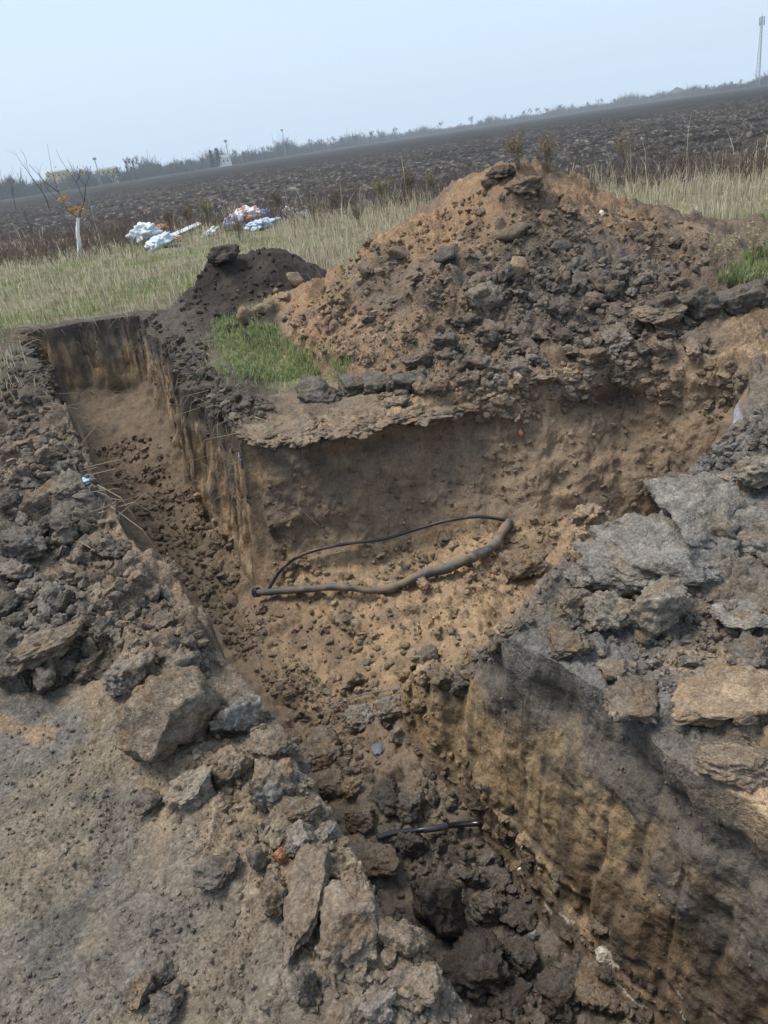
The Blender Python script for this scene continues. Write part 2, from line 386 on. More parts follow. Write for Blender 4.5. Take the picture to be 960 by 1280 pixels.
def plain_mat(name, c, r=.6, var=.2, scale=20, bump=.0, spec=.4):
    m, n, l, b = new_mat(name)
    b.inputs['Roughness'].default_value = r; b.inputs['Specular IOR Level'].default_value = spec
    tc = n.new('ShaderNodeTexCoord'); t = n.new('ShaderNodeTexNoise'); t.inputs['Scale'].default_value = scale; t.inputs['Detail'].default_value = 5
    l.new(tc.outputs['Object'], t.inputs['Vector'])
    rp = n.new('ShaderNodeValToRGB'); rp.color_ramp.elements[0].position = .3; rp.color_ramp.elements[1].position = .7
    rp.color_ramp.elements[0].color = (*[v * (1 - var) for v in c], 1); rp.color_ramp.elements[1].color = (*[min(1, v * (1 + var)) for v in c], 1)
    l.new(t.outputs['Fac'], rp.inputs[0]); l.new(rp.outputs[0], b.inputs['Base Color'])
    if bump:
        bp = n.new('ShaderNodeBump'); bp.inputs['Strength'].default_value = bump; bp.inputs['Distance'].default_value = .02
        l.new(t.outputs['Fac'], bp.inputs['Height']); l.new(bp.outputs[0], b.inputs['Normal'])
    return m
M_CUT = soil_mat('cut_soil', bump=.4, grain=.5, var=.24); M_SOIL = soil_mat('soil'); M_CLOD = soil_mat('clod_soil', objvar=True); M_RUB = soil_mat('rubble_soil')
M_FIELD = soil_mat('ploughed_soil', bump=.3, fine=.25)
M_GRASS = leaf_mat('grass_blades'); M_TWIG = leaf_mat('twigs', .0)

# ------------------------------------------------------------------ the ground sheet, refined where the camera sees it
def build_terrain():
    ang = np.radians(np.concatenate([np.linspace(-180, -48, 14)[:-1], np.linspace(-48, 48, 120), np.linspace(48, 180, 14)[1:]]))
    rad = np.concatenate([[0.0], np.geomspace(.3, 60, 190), np.geomspace(60, 1500, 60)[1:]])
    A, Rr = np.meshgrid(ang[:-1], rad[1:]); na = A.shape[1]; nr = A.shape[0]
    x = np.concatenate([[0.0], (Rr * np.sin(A)).ravel()]); y = np.concatenate([[0.0], (Rr * np.cos(A)).ravel()])
    tri = []
    i = np.arange(nr - 1)[:, None]; j = np.arange(na)[None, :]; jn = (j + 1) % na
    a = 1 + i * na + j; b = 1 + i * na + jn; c = 1 + (i + 1) * na + jn; d = 1 + (i + 1) * na + j
    tri = np.concatenate([np.stack([a, c, b], -1).reshape(-1, 3), np.stack([a, d, c], -1).reshape(-1, 3)])
    j = np.arange(na); tri = np.concatenate([tri, np.stack([np.zeros(na, int), 1 + j, 1 + (j + 1) % na], 1)])
    def both(x, y):
        def f(x, y):
            q = fields(x, y); dz, a, b = rough(x, y, q); return np.stack([q['z'], q['z'] + dz, (q['ss'] < arc[11]) & (q['sd'] < -.02) & (q['t'] < .98)])
        return np.concatenate(chunked(f, x, y), axis=1)
    z, zr, hid = both(x, y)
    TOL = 0.0046
    for it in range(17):
        ed = np.concatenate([tri[:, [0, 1]], tri[:, [1, 2]], tri[:, [2, 0]]]); ed.sort(axis=1)
        key = ed[:, 0].astype(np.int64) * len(x) + ed[:, 1]
        uq, inv = np.unique(key, return_inverse=True)
        e0 = (uq // len(x)).astype(int); e1 = (uq % len(x)).astype(int)
        mx = (x[e0] + x[e1]) / 2; my = (y[e0] + y[e1]) / 2; mz = (z[e0] + z[e1]) / 2
        def pj(i):
            px = x[i]; py = y[i]; pz = z[i] - ZC
            dep = np.maximum(px * _f[0] + py * _f[1] + pz * _f[2], .15)
            return (px * CR[0] + py * CR[1] + pz * CR[2]) / dep, (px * CU[0] + py * CU[1] + pz * CU[2]) / dep, dep
        L = np.sqrt((x[e0] - x[e1]) ** 2 + (y[e0] - y[e1]) ** 2 + (z[e0] - z[e1]) ** 2)
        dist = np.sqrt(mx ** 2 + my ** 2 + (mz - ZC) ** 2)
        u0, v0, d0 = pj(e0); u1, v1, d1 = pj(e1); uu = (u0 + u1) / 2; vv = (v0 + v1) / 2; dep = np.minimum(d0, d1)
        mar = .05 + .06 / np.maximum(dep, .3)
        vis = (dep > .2) & (np.abs(uu) < .5 + mar) & (np.abs(vv) < .666 + mar)
        scr = np.where(vis, np.hypot(u0 - u1, v0 - v1), 0)
        meas = np.hypot(scr, .45 * L / dist * np.where(vis, 1, .25) * np.where(dist > 14, .38, 1))
        meas = np.where(dist < 150, meas, 0) * np.where((hid[e0] + hid[e1]) > 0, .22, 1) * (np.hypot(x[e0] - x[e1], y[e0] - y[e1]) > .0010 * dist)
        mt = meas[inv].reshape(3, -1); lng = np.argmax(mt, axis=0); big_ = mt.max(axis=0) > TOL
        sp = np.zeros(len(uq), bool); sp[inv.reshape(3, -1)[lng, np.arange(mt.shape[1])][big_]] = True
        if not sp.any(): break
        ns = int(sp.sum()); mid = np.full(len(uq), -1, np.int64); mid[sp] = len(x) + np.arange(ns)
        nx = mx[sp]; ny = my[sp]
        x = np.concatenate([x, nx]); y = np.concatenate([y, ny]); nz = both(nx, ny); z = np.concatenate([z, nz[0]]); zr = np.concatenate([zr, nz[1]]); hid = np.concatenate([hid, nz[2]])
        nt_ = len(tri); m = mid[inv]; m0 = m[:nt_]; m1 = m[nt_:2 * nt_]; m2 = m[2 * nt_:]
        s = (m0 >= 0).astype(int) + 2 * (m1 >= 0) + 4 * (m2 >= 0)
        a, b, c = tri.T; out = [tri[s == 0]]
        def add(mask, *ts):
            for t in ts: out.append(np.stack([q[mask] for q in t], 1))
        k = s == 1; add(k, (a, m0, c), (m0, b, c))
        k = s == 2; add(k, (a, b, m1), (a, m1, c))
        k = s == 4; add(k, (a, b, m2), (m2, b, c))
        k = s == 3; add(k, (m0, b, m1), (a, m0, m1), (a, m1, c))
        k = s == 6; add(k, (m1, c, m2), (a, b, m1), (a, m1, m2))
        k = s == 5; add(k, (a, m0, m2), (m0, b, c), (m0, c, m2))
        k = s == 7; add(k, (a, m0, m2), (m0, b, m1), (m2, m1, c), (m0, m1, m2))
        tri = np.concatenate(out)
    return x, y, zr, tri
gx, gy, gz, gtri = build_terrain()
print('terrain', len(gx), len(gtri), round(time.time() - T0, 1))
def fr(x, y):
    q = fields(x, y); _, a, b = rough(x, y, q); q['TI'] = a; q['TI2'] = b
    return q
_parts = chunked(fr, gx, gy)
Q = {k: np.concatenate([p[k] for p in _parts]) for k in _parts[0]}
TI = Q['TI']; TI2 = Q['TI2']; del _parts
def vnormals(V, tri):
    fn = np.cross(V[tri[:, 1]] - V[tri[:, 0]], V[tri[:, 2]] - V[tri[:, 0]])
    n = np.zeros_like(V)
    for k in range(3):
        for c in range(3): n[:, c] += np.bincount(tri[:, k], fn[:, c], len(V))
    return n / (np.linalg.norm(n, axis=1)[:, None] + 1e-12)
V = np.stack([gx, gy, gz], 1)
# wind the faces upwards
fz = np.cross(V[gtri[:, 1]] - V[gtri[:, 0]], V[gtri[:, 2]] - V[gtri[:, 0]])[:, 2]
gtri[fz < 0] = gtri[fz < 0][:, ::-1]
N = vnormals(V, gtri)
ss, t_, wm = Q['ss'], Q['t'], Q['wallm']
# relief of the cut faces: tooth grooves, crumbly layers, a crust that overhangs at the rim
S = lambda i: arc[i + 1]          # arc length of rim point i of RIM
m = np.where((wm > .01) & (Q['r'] < 14))[0]
s_ = ss[m]; z_ = gz[m]; x_ = gx[m]; y_ = gy[m]
larm = sstep(S(10), S(10) + .1, s_) * sstep(S(15) + .1, S(15) - .1, s_)         # far end and right side of the long arm
backw = sstep(S(15), S(15) + .2, s_) * sstep(S(24), S(24) - .3, s_)
nearw = sstep(S(28), S(29), s_)
groove = n2(s_, z_ * .12, 9, 71) + .6 * n2(s_, z_ * .2, 23, 72)
crumb = fbm3(x_, y_, z_, 5.5, 4, 73, .55)
fine3 = fbm3(x_, y_, z_, 26, 2, 75)
lip = np.exp(-((z_ + .05) / .07) ** 2) * (.5 + n2(s_, z_ * 0, 3.5, 76))
under = np.exp(-((z_ + .17) / .06) ** 2) * (.6 + n2(s_, z_ * 0, 3.1, 77))
lay = n2(s_ * .35, z_, 9, 78)
diag = n2(s_ * .10 + z_ * .2, z_ * 1.4, 16, 79) * sstep(-.65, -.85, z_)
cr5 = fbm3(x_, y_, z_, 4.6, 5, 73, .6); an_ = fbm3(x_, y_, z_ * .35, 5.2, 4, 131, .55); st_ = z_ * 7 + 1.9 * fbm3(x_, y_, z_, 2.3, 3, 132); saw = (st_ - np.floor(st_)) - .5
dn = larm * (groove * .022 + cr5 * .022) + backw * (cr5 * .042 + saw * .006 * sstep(-.1, .3, n2(s_, z_, 2.1, 133)) + n2(s_, z_ * 1.5, 1.6, 91) * .06 + lip * .035 - under * .02) \
    + nearw * (cr5 * .026 + an_ * .022  + n2(s_, z_ * .2, 1.5, 82) * .025 + diag * .011 + n2(s_, z_ * .08, 21, 135) * .005 + (lip * .04 - under * .03))
for gp, gl in ((-.03, .013), (.07, .012), (.10, .006), (.24, .010), (.42, .008)):           # bucket tooth marks in the near wall
    s0 = S(31) + gp
    dn = dn - nearw * gl * np.exp(-((s_ - s0 - (z_ + .6) * .12 + .014 * n2(z_, z_ * 0, 7, 80)) / .013) ** 2) * sstep(-.25, -.42, z_) * sstep(-1.05, -.8, z_)
V[m] += N[m] * (dn * wm[m])[:, None]
m2_ = np.where((Q['plat'] + Q['rb'] + Q['lb'] > .05) & (Q['r'] < 8))[0]
V[m2_, 2] += fbm2(gx[m2_], gy[m2_], 4.5, 3, 81) * .010
# pressed dents, flakes and hairline cracks of the trodden ground
m3_ = np.where((Q['plat'] > .3) & (Q['r'] < 5))[0]; px3, py3 = gx[m3_], gy[m3_]
crk = np.abs(n2(px3, py3, 5.5, 84) + .35 * n2(px3, py3, 17, 85)); flake = sstep(.0, .06, n2(px3, py3, 7, 86) + .4 * n2(px3, py3, 19, 87))
V[m3_, 2] += (-.010 * sstep(.05, .0, crk) * sstep(0, .3, n2(px3, py3, 2, 88)) + .007 * flake + .012 * n2(px3, py3, 3.2, 89)) * Q['plat'][m3_]
N = vnormals(V, gtri)

# the place each photo pixel looks at, from the finished surface
def depth_map(cell=3):
    rel = V - np.array([0, 0, ZC]); dep = rel @ _f; ok = dep > .3
    u = 480 + F * (rel @ CR) / np.where(ok, dep, 1); v = 640 - F * (rel @ CU) / np.where(ok, dep, 1)
    W_, H_ = 960 // cell + 40, 1280 // cell + 40
    iu = (u / cell + 20).astype(int); iv = (v / cell + 20).astype(int); ok &= (iu >= 0) & (iu < W_) & (iv >= 0) & (iv < H_)
    io = np.where(ok)[0]; io = io[np.argsort(-dep[io])]; D = np.full(W_ * H_, np.inf); I = np.zeros(W_ * H_, int); cl = iv[io] * W_ + iu[io]; D[cl] = dep[io]; I[cl] = io; D = D.reshape(H_, W_); I = I.reshape(H_, W_)
    for _ in range(12):
        bad = ~np.isfinite(D)
        if not bad.any(): break
        q = np.pad(D, 1, constant_values=np.inf); D = np.where(bad, np.minimum(np.minimum(q[:-2, 1:-1], q[2:, 1:-1]), np.minimum(q[1:-1, :-2], q[1:-1, 2:])), D)
    return D, cell, I
DM = depth_map()
def seen(u, v):
    D, c, _ = DM; d = D[np.clip((np.asarray(v) / c + 20).astype(int), 0, D.shape[0] - 1), np.clip((np.asarray(u) / c + 20).astype(int), 0, D.shape[1] - 1)]
    return ray(u, v) * d[:, None] + np.array([0, 0, ZC])
def soil_at(p):
    rel = np.atleast_2d(p) - np.array([0, 0, ZC]); dep = rel @ _f; D, c, I = DM
    u = 480 + F * (rel @ CR) / dep; v = 640 - F * (rel @ CU) / dep
    return col[I[np.clip((v / c + 20).astype(int), 0, D.shape[0] - 1), np.clip((u / c + 20).astype(int), 0, D.shape[1] - 1)]]
# ---- soil colours (plus shade painted below the pit lip and in the long arm)
def C(*c): return np.array(c, np.float32)
TOP = C(.050, .043, .038); BROWN = C(.125, .092, .064); TAN = C(.235, .165, .098); OCH = C(.30, .185, .085)
GREY = C(.135, .125, .112); GREYD = C(.088, .083, .078); CLAYG = C(.17, .162, .15); UMB = C(.085, .064, .048)
def mix(a, b, k): return a + (b - a) * np.clip(k, 0, 1)[:, None]
QK = list(Q)
def paint(x, y, z, *qs):
    Q = dict(zip(QK, qs)); TI = Q['TI']; TI2 = Q['TI2']; ss = Q['ss']
    nA = fbm2(x, y, .9, 3, 91); nB = fbm2(x, y, 2.6, 3, 92); nC = fbm2(x, y, 7.5, 2, 93)
    col = np.tile(C(.13, .115, .075), (len(x), 1))                                   # thatch under the grass
    col = mix(col, C(.085, .068, .05), sstep(-.1, .5, nB)); col = mix(col, C(.12, .13, .06), sstep(.1, .5, nA) * .6)
    col = mix(col, mix(np.tile(BROWN, (len(x), 1)), UMB, sstep(-.2, .4, nB)), sstep(6.2, 5.2, y + .5 * nA) * (x > -1.0) * 1.0)
    col = mix(col, BROWN * .9, (y < 3) * 1.0)
    # field
    fcol = np.tile(C(.017, .0145, .014), (len(x), 1)); fcol = mix(fcol, C(.10, .086, .076), sstep(.6, .92, TI) * .8); fcol = mix(fcol, C(.24, .22, .19), sstep(.8, .97, TI2) * .75)
    fcol = mix(fcol, fcol * .6, sstep(.0, .5, n2(x * .3 + y * .05, y, .16, 95))); fcol = mix(fcol, C(.05, .044, .041), sstep(.2, .7, np.sin((x * FN[0] + y * FN[1]) * .9 + 2 * n2(x, y, .05, 97))) * .35)
    fcol = mix(fcol, C(.04, .034, .03), sstep(.1, .6, n2(x, y, .05, 94)) * .35)
    col = mix(col, fcol, Q['field'])
    # trodden plateau
    pc = np.tile(C(.118, .106, .090), (len(x), 1)); pc = mix(pc, C(.155, .128, .094), sstep(-.1, .5, nA)); pc = mix(pc, C(.124, .116, .105), sstep(.15, .5, nB) * .75); pc = mix(pc, GREYD, sstep(.2, .6, n2(x, y, 4.3, 95)) * .7)
    pc = mix(pc, OCH, sstep(.42, .62, n2(x, y, 3.4, 96)) * .55); pc = mix(pc, C(.20, .165, .115), sstep(.2, .6, nC) * .35)
    col = mix(col, pc * C(.79, .775, .755), sstep(.02, .3, Q['plat']))
    brc = mix(np.tile(C(.108, .090, .070), (len(x), 1)), C(.15, .115, .078), sstep(-.1, .5, nB)); brc = mix(brc, GREYD, sstep(.6, .9, TI) * .7)
    col = mix(col, brc, sstep(.05, .5, Q['berm']))
    # left bank
    lc = np.tile(C(.088, .077, .065), (len(x), 1)); lc = mix(lc, UMB, sstep(4.0, 5.4, y)); lc = mix(lc, BROWN * 1.1, sstep(-.05, .4, nA) * .8)
    lc = mix(lc, TAN, sstep(.25, .55, n2(x, y, 1.9, 97)) * .7 * sstep(4.5, 3.2, y)); lc = mix(lc, lc * .6, sstep(.6, .9, TI)); lc = mix(lc, C(.13, .115, .098), sstep(.35, .1, TI2) * .4)
    lc = mix(lc, TOP, sstep(5.6, 7.2, y) * .8)
    col = mix(col, lc, sstep(.1, .4, Q['lb']))
    # right bank
    rc = np.tile(C(.105, .086, .068), (len(x), 1)); rc = mix(rc, GREYD * 1.05, sstep(-.2, .35, nA + .15 * (x - 1.2)) * sstep(3.9, 3.2, y)); rc = mix(rc, TAN, sstep(.15, .5, n2(x, y, 2.2, 98)) * .7)
    rc = mix(rc, CLAYG * .85, sstep(.2, .45, n2(x, y, 1.3, 99)) * sstep(.9, 1.4, x) * .8); rc = mix(rc, rc * .65, sstep(.65, .95, TI2) * .7)
    col = mix(col, rc, sstep(.05, .4, Q['rb']))
    for su, sv, ln_, wd_ in ((868, 548, .16, .022), (884, 545, .14, .02), (918, 548, .17, .028)):
        sp_ = at(su, sv, .03); col = mix(col, C(.20, .205, .215), sstep(1.1, .6, gauss(x, y, sp_[0], sp_[1], wd_, ln_, -.25) + .4 * nC) * .9)
    # big heap
    bc = np.tile(BROWN * .95, (len(x), 1)); bc = mix(bc, C(.175, .112, .064), sstep(-.25, .4, nA + .4 * sstep(2, 0, x) + .25 * sstep(.5, .9, Q['big']) - .2)); bc = mix(bc, OCH * .62, sstep(.25, .6, nB) * .5)
    bc = mix(bc, C(.075, .066, .06), np.exp(-gauss(x, y, 2.1, 6.0, 2.0, .95) ** 2) * (.6 + .6 * sstep(.35, .7, TI))); bc = mix(bc, bc * .55, sstep(.72, .95, TI)); bc = mix(bc, TAN, sstep(.18, .02, TI2) * .6)
    bc = mix(bc, UMB * .95, sstep(-.35, .25, n2(x, y, 1.3, 101)) * sstep(1.0, 2.2, x) * .85)
    col = mix(col, bc, sstep(.01, .07, Q['big']) * (Q['sd'] > -.03))
    dc = np.tile(C(.022, .0175, .015), (len(x), 1)); dc = mix(dc, C(.040, .031, .025), sstep(0, .5, nB) * .8)
    col = mix(col, dc, sstep(.01, .06, Q['dark']) * (Q['sd'] > -.03))
    # bare rim between pit and heap
    rimm = sstep(.55, .2, Q['sd'] + .2 * nB) * (Q['sd'] > -.05) * sstep(4.2, 4.6, y) * (x < 2.6) * (Q['lb'] < .1)
    rimc = mix(np.tile(BROWN * 1.05, (len(x), 1)), TAN * .85, sstep(-.2, .3, nB + .2 * (x > -.6)) * sstep(-1.0, -.6, x)); rimc = mix(rimc, TOP, sstep(-.5, -1.0, x) * .9)
    col = mix(col, rimc, rimm * (1 - .6 * sstep(.03, .1, Q['big'])))
    # pit floor
    pf = mix(np.tile(UMB * 1.2, (len(x), 1)), TAN * .84, Q['pitm'] * 1.25); pf = mix(pf, UMB * .85, sstep(5.0, 5.8, y)); pf = mix(pf, BROWN * .8, sstep(0, .5, nB) * .55); pf = mix(pf, OCH * .9, sstep(.3, .6, nC) * .4 * Q['pitm'])  # long-arm floor painted darker for the shadow it lies in
    pf = mix(pf, C(.085, .074, .062), sstep(2.9, 2.35, y) * (x > -1.2) * .85); pf = mix(pf, pf * .6, sstep(.7, .95, TI2) * .7)
    col = mix(col, pf, Q['floorm'])
    # cut faces
    lay1 = n2(ss * .4, z, 2.6, 111) + .5 * n2(ss, z, 5, 112)
    strk = n2(ss, z * .10, 11, 113) + .7 * n2(ss, z * .15, 29, 114)
    wc = mix(np.tile(C(.125, .09, .058), (len(x), 1)), TAN * .85, sstep(-.55, -1.1, z + .25 * lay1) * .9)
    wc = mix(wc, TOP, sstep(-.28, -.02, z + .16 * lay1) * .85)
    wc = mix(wc, C(.115, .10, .082), sstep(.0, .5, n2(ss, z * .5, 3.5, 121)) * .7)
    wcL = mix(wc, TAN * 1.15, sstep(.1, .55, strk) * sstep(.1, -.3, z) * .8); wcL = mix(wcL, TOP, sstep(-.2, -.7, strk) * .65)
    wcB = mix(np.tile(C(.140, .103, .070), (len(x), 1)), C(.085, .067, .052), sstep(-.05, .45, nA + .6 * fbm3(x, y, z, 2.2, 2, 115) + .3 * sstep(-.5, -.1, z)) * .85)
    wcB = mix(wcB, TAN * .8, sstep(.1, .5, fbm3(x, y, z, 3.1, 2, 116)) * .55); wcB = mix(wcB, C(.05, .043, .04), np.exp(-((z + .18) / .07) ** 2) * sstep(.1, .5, n2(ss, z * 0, 1.6, 117) + .3) * .6)  # dark band painted in as the shadow beneath the overhanging rim crust
    wn = np.tile(C(.084, .073, .062), (len(x), 1)); f3 = fbm3(x, y, z, 4.2, 3, 118)
    wn = mix(wn, C(.068, .062, .058), sstep(0, .5, f3)); wn = mix(wn, C(.185, .132, .074), sstep(-.30, -.46, z + .22 * f3) * sstep(S(32), S(31), ss + .25 * f3) * .9)
    wn = mix(wn, C(.085, .06, .038), sstep(-.70, -.80, z + .05 * f3 + .25 * (S(30) - ss)) * .85); wn = mix(wn, C(.045, .033, .024), sstep(.0, .4, n2(ss * .10 + z * .2, z * 1.4, 16, 79)) * sstep(-.68, -.85, z) * .8)
    wn = mix(wn, C(.20, .15, .09), sstep(.25, .5, n2(ss * .08 + z * .2, z * 1.2, 21, 119)) * sstep(-.68, -.85, z) * .8)
    wn = mix(wn, C(.042, .035, .029), sstep(.12, .45, n2(ss, z * .05, 11, 122) + .25 * f3) * sstep(-.15, -.35, z) * .65)
    wn = mix(wn, C(.45, .42, .37), sstep(.56, .62, n2(ss * .35, z * 1.4, 24, 120)) * sstep(-.78, -.9, z) * sstep(S(29), S(30), ss) * .9)
    for gp, gl in ((-.03, .9), (.07, .85), (.11, .5), (.24, .7), (.42, .6)):
        s0 = S(31) + gp
        wn = mix(wn, C(.04, .032, .026), gl * np.exp(-((ss - s0 - (z + .6) * .12 + .014 * n2(z, z * 0, 7, 80)) / .014) ** 2) * sstep(-.3, .3, f3 + .2) * sstep(-.25, -.42, z) * sstep(-1.05, -.8, z))
    wmix = mix(wcL, wcB, sstep(S(15) - .05, S(15) + .12, ss)); wmix = mix(wmix, wn, sstep(S(26), S(28) + .1, ss))
    col = mix(col, wmix, Q['wallm'])
    gp_ = np.exp(-gauss(x, y, *at(335, 440)[:2], .55, .9) ** 4); col = mix(col, mix(np.tile(C(.13, .125, .07), (len(x), 1)), C(.09, .07, .05), sstep(0, .4, nC)), gp_ * (Q['sd'] > .1) * (Q['big'] < .1) * .9)
    # earth under the roots beside the long arm
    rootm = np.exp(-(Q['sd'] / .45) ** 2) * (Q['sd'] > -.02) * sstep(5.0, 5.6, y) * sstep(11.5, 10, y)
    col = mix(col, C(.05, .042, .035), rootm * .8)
    lum = col @ C(.3, .6, .1); col = col * .95 + lum[:, None] * .05
    return col * (1 + .40 * (1 - Q['field']))[:, None]
col = np.concatenate(chunked(paint, gx, gy, V[:, 2], *[Q[k] for k in QK]))
x, y = gx, gy
vz = V[:, 2]
zone = np.zeros(len(x), int)                          # 0 ground
zone[Q['field'] > .5] = 1
zone[(Q['inside'] > .5) & (Q['r'] < 14)] = 2
zone[(Q['big'] > .04) & (Q['sd'] > .02)] = 3
zone[(Q['dark'] > .04) & (Q['sd'] > .02) & (Q['dark'] > Q['big'])] = 4
zone[(Q['lb'] > .35) & (Q['sd'] > .0) & (Q['lbank'] > .04)] = 5
zone[(Q['rb'] > .4) & (Q['sd'] > .0) & (Q['rbank'] > .03) & (Q['big'] < .05)] = 6
tz = np.sort(zone[gtri], axis=1)[:, 1]
NAMES = {0: ('ground', None, None), 1: ('ploughed_field', None, None), 2: ('trench', None, None),
         3: ('spoil_heap', 'tall brown heap of crumbly spoil behind the pit', 'spoil heap'),
         4: ('spoil_heap', 'low black heap of topsoil beside the green grass patch', 'spoil heap'),
         5: ('spoil_bank', 'grey brown bank of broken spoil left of the long trench', 'spoil bank'),
         6: ('spoil_bank', 'bank of spoil right of the pit that carries the grey slabs', 'spoil bank')}
for k, (nm, lab, cat) in NAMES.items():
    f = gtri[tz == k]
    if not len(f): continue
    idx, inv = np.unique(f, return_inverse=True)
    o = mesh_from(nm, V[idx], inv.reshape(-1, 3), M_FIELD if k == 1 else M_CUT if k == 2 else M_SOIL, col[idx], True, None, N[idx])
    if lab: tag(o, lab, cat)
    else: tag(o, kind='structure')
print('ground meshes', round(time.time() - T0, 1))

# ------------------------------------------------------------------ clods
import bmesh
ICO = {}
for sub in (1, 2, 3, 4, 5):
    bm = bmesh.new(); bmesh.ops.create_icosphere(bm, subdivisions=sub, radius=1.0)
    bm.verts.ensure_lookup_table()
    ICO[sub] = (np.array([v.co[:] for v in bm.verts]), np.array([[v.index for v in f.verts] for f in bm.faces])); bm.free()
def lump(sub, seed, cuts=9, boxy=.35, ns=.16, depth=(.5, .85)):
    """an angular broken lump of unit size: a rounded block trimmed by planes, then roughened"""
    r = np.random.default_rng(seed); v, f = ICO[sub]; v = v.copy()
    c = v / np.max(np.abs(v), axis=1)[:, None]
    v = v * (1 - boxy) + c * boxy
    for i in range(cuts):
        n = r.normal(size=3); n /= np.linalg.norm(n); d = r.uniform(*depth)
        k = v @ n - d; v = v - np.clip(k, 0, None)[:, None] * n
    if sub >= 3:
        nn = v / np.linalg.norm(v, axis=1)[:, None]
        o = r.uniform(0, 40, 3)
        dsp = fbm3(v[:, 0] + o[0], v[:, 1] + o[1], v[:, 2] + o[2], 1.7, 2 if sub < 4 else 3, 1, .55) * ns
        if sub >= 4: dsp = dsp + fbm3(v[:, 0] + o[0], v[:, 1] + o[1], v[:, 2] + o[2], 5.5, 3 if sub > 4 else 2, 5, .65) * ns * .6
        v = v + nn * dsp[:, None]
    return v, f
def lump_col(v, seed, face=None):
    r = np.random.default_rng(seed + 99); o = r.uniform(0, 30, 3)
    k = fbm3(v[:, 0] + o[0], v[:, 1] + o[1], v[:, 2] + o[2], 1.6, 3, 2)
    c = (1 + .28 * k)[:, None] * np.ones((1, 3))
    c = mix(c, c * C(1.28, 1.12, .92), sstep(.1, .5, -k) * .7)
    return c
def grey_face(v, c, n, d, tint):
    n = np.array(n, float); n /= np.linalg.norm(n)
    vn_ = v / np.linalg.norm(v, axis=1)[:, None]; k = sstep(d + .22, d + .28, vn_ @ n + .08 * n3(vn_[:, 0], vn_[:, 1], vn_[:, 2], 1.6, 3))
    return c + (tint - c) * k[:, None]
BIGC_ = {'brown': (.115, .092, .070), 'grey': (.120, .108, .094), 'dark': (.070, .062, .055), 'black': (.042, .037, .034), 'tan': (.165, .122, .080), 'pale': (.140, .122, .098),
        'slab': (.122, .113, .100), 'rust': (.24, .115, .06), 'umber': (.098, .076, .056), 'blue': (.10, .105, .115)}
BIGC = {k: tuple(1.42 * c for c in v) for k, v in BIGC_.items()}
def px_size(p, px):
    return px * float(np.dot(np.array(p) - np.array([0, 0, ZC]), _f)) / F
clod_n = 0
def clod(u, v, w_, h_, colr, label, name='clod', flat=.8, dep=1.0, yaw=None, tilt=(0, 0), sub=4, cuts=9, boxy=.4, ns=.22, sink=.18, face=None, seed=None):
    """one clod, placed at the spot the photo shows, w_ and h_ its seen size in pixels"""
    global clod_n
    clod_n += 1; sd = seed or 1000 + clod_n * 13
    p = hit(u, v + h_ * .22)[0]
    sx = px_size(p, w_) / 2 * 1.12; sz = px_size(p, h_) / 2 * 1.12 * flat; sy = sx * dep
    vv, ff = lump(5 if w_ * h_ > 1200 and sub > 3 else sub, sd, cuts, boxy, ns)
    cc = lump_col(vv, sd)
    base = np.array(BIGC[colr]) * .85 + soil_at(p)[0] * .15 if colr != 'slab' else np.array(BIGC[colr])
    if face: cc = grey_face(vv, cc, face[:3], face[3], np.array((.172, .162, .150)) / base)
    r = np.random.default_rng(sd)
    o = mesh_from(name, vv * np.array([sx, sy, sz]), ff, M_CLOD, cc)
    o.location = (p[0], p[1], p[2] + sz * (1 - sink) * .62)
    o.rotation_euler = (math.radians(tilt[0]) + r.normal() * .08, math.radians(tilt[1]) + r.normal() * .08, r.uniform(-.5, .5) if yaw is None else math.radians(yaw))
    o.color = (*base, 1)
    tag(o, label, 'clod' if name != 'brick' else 'brick', 'clods of dug earth')
    return o
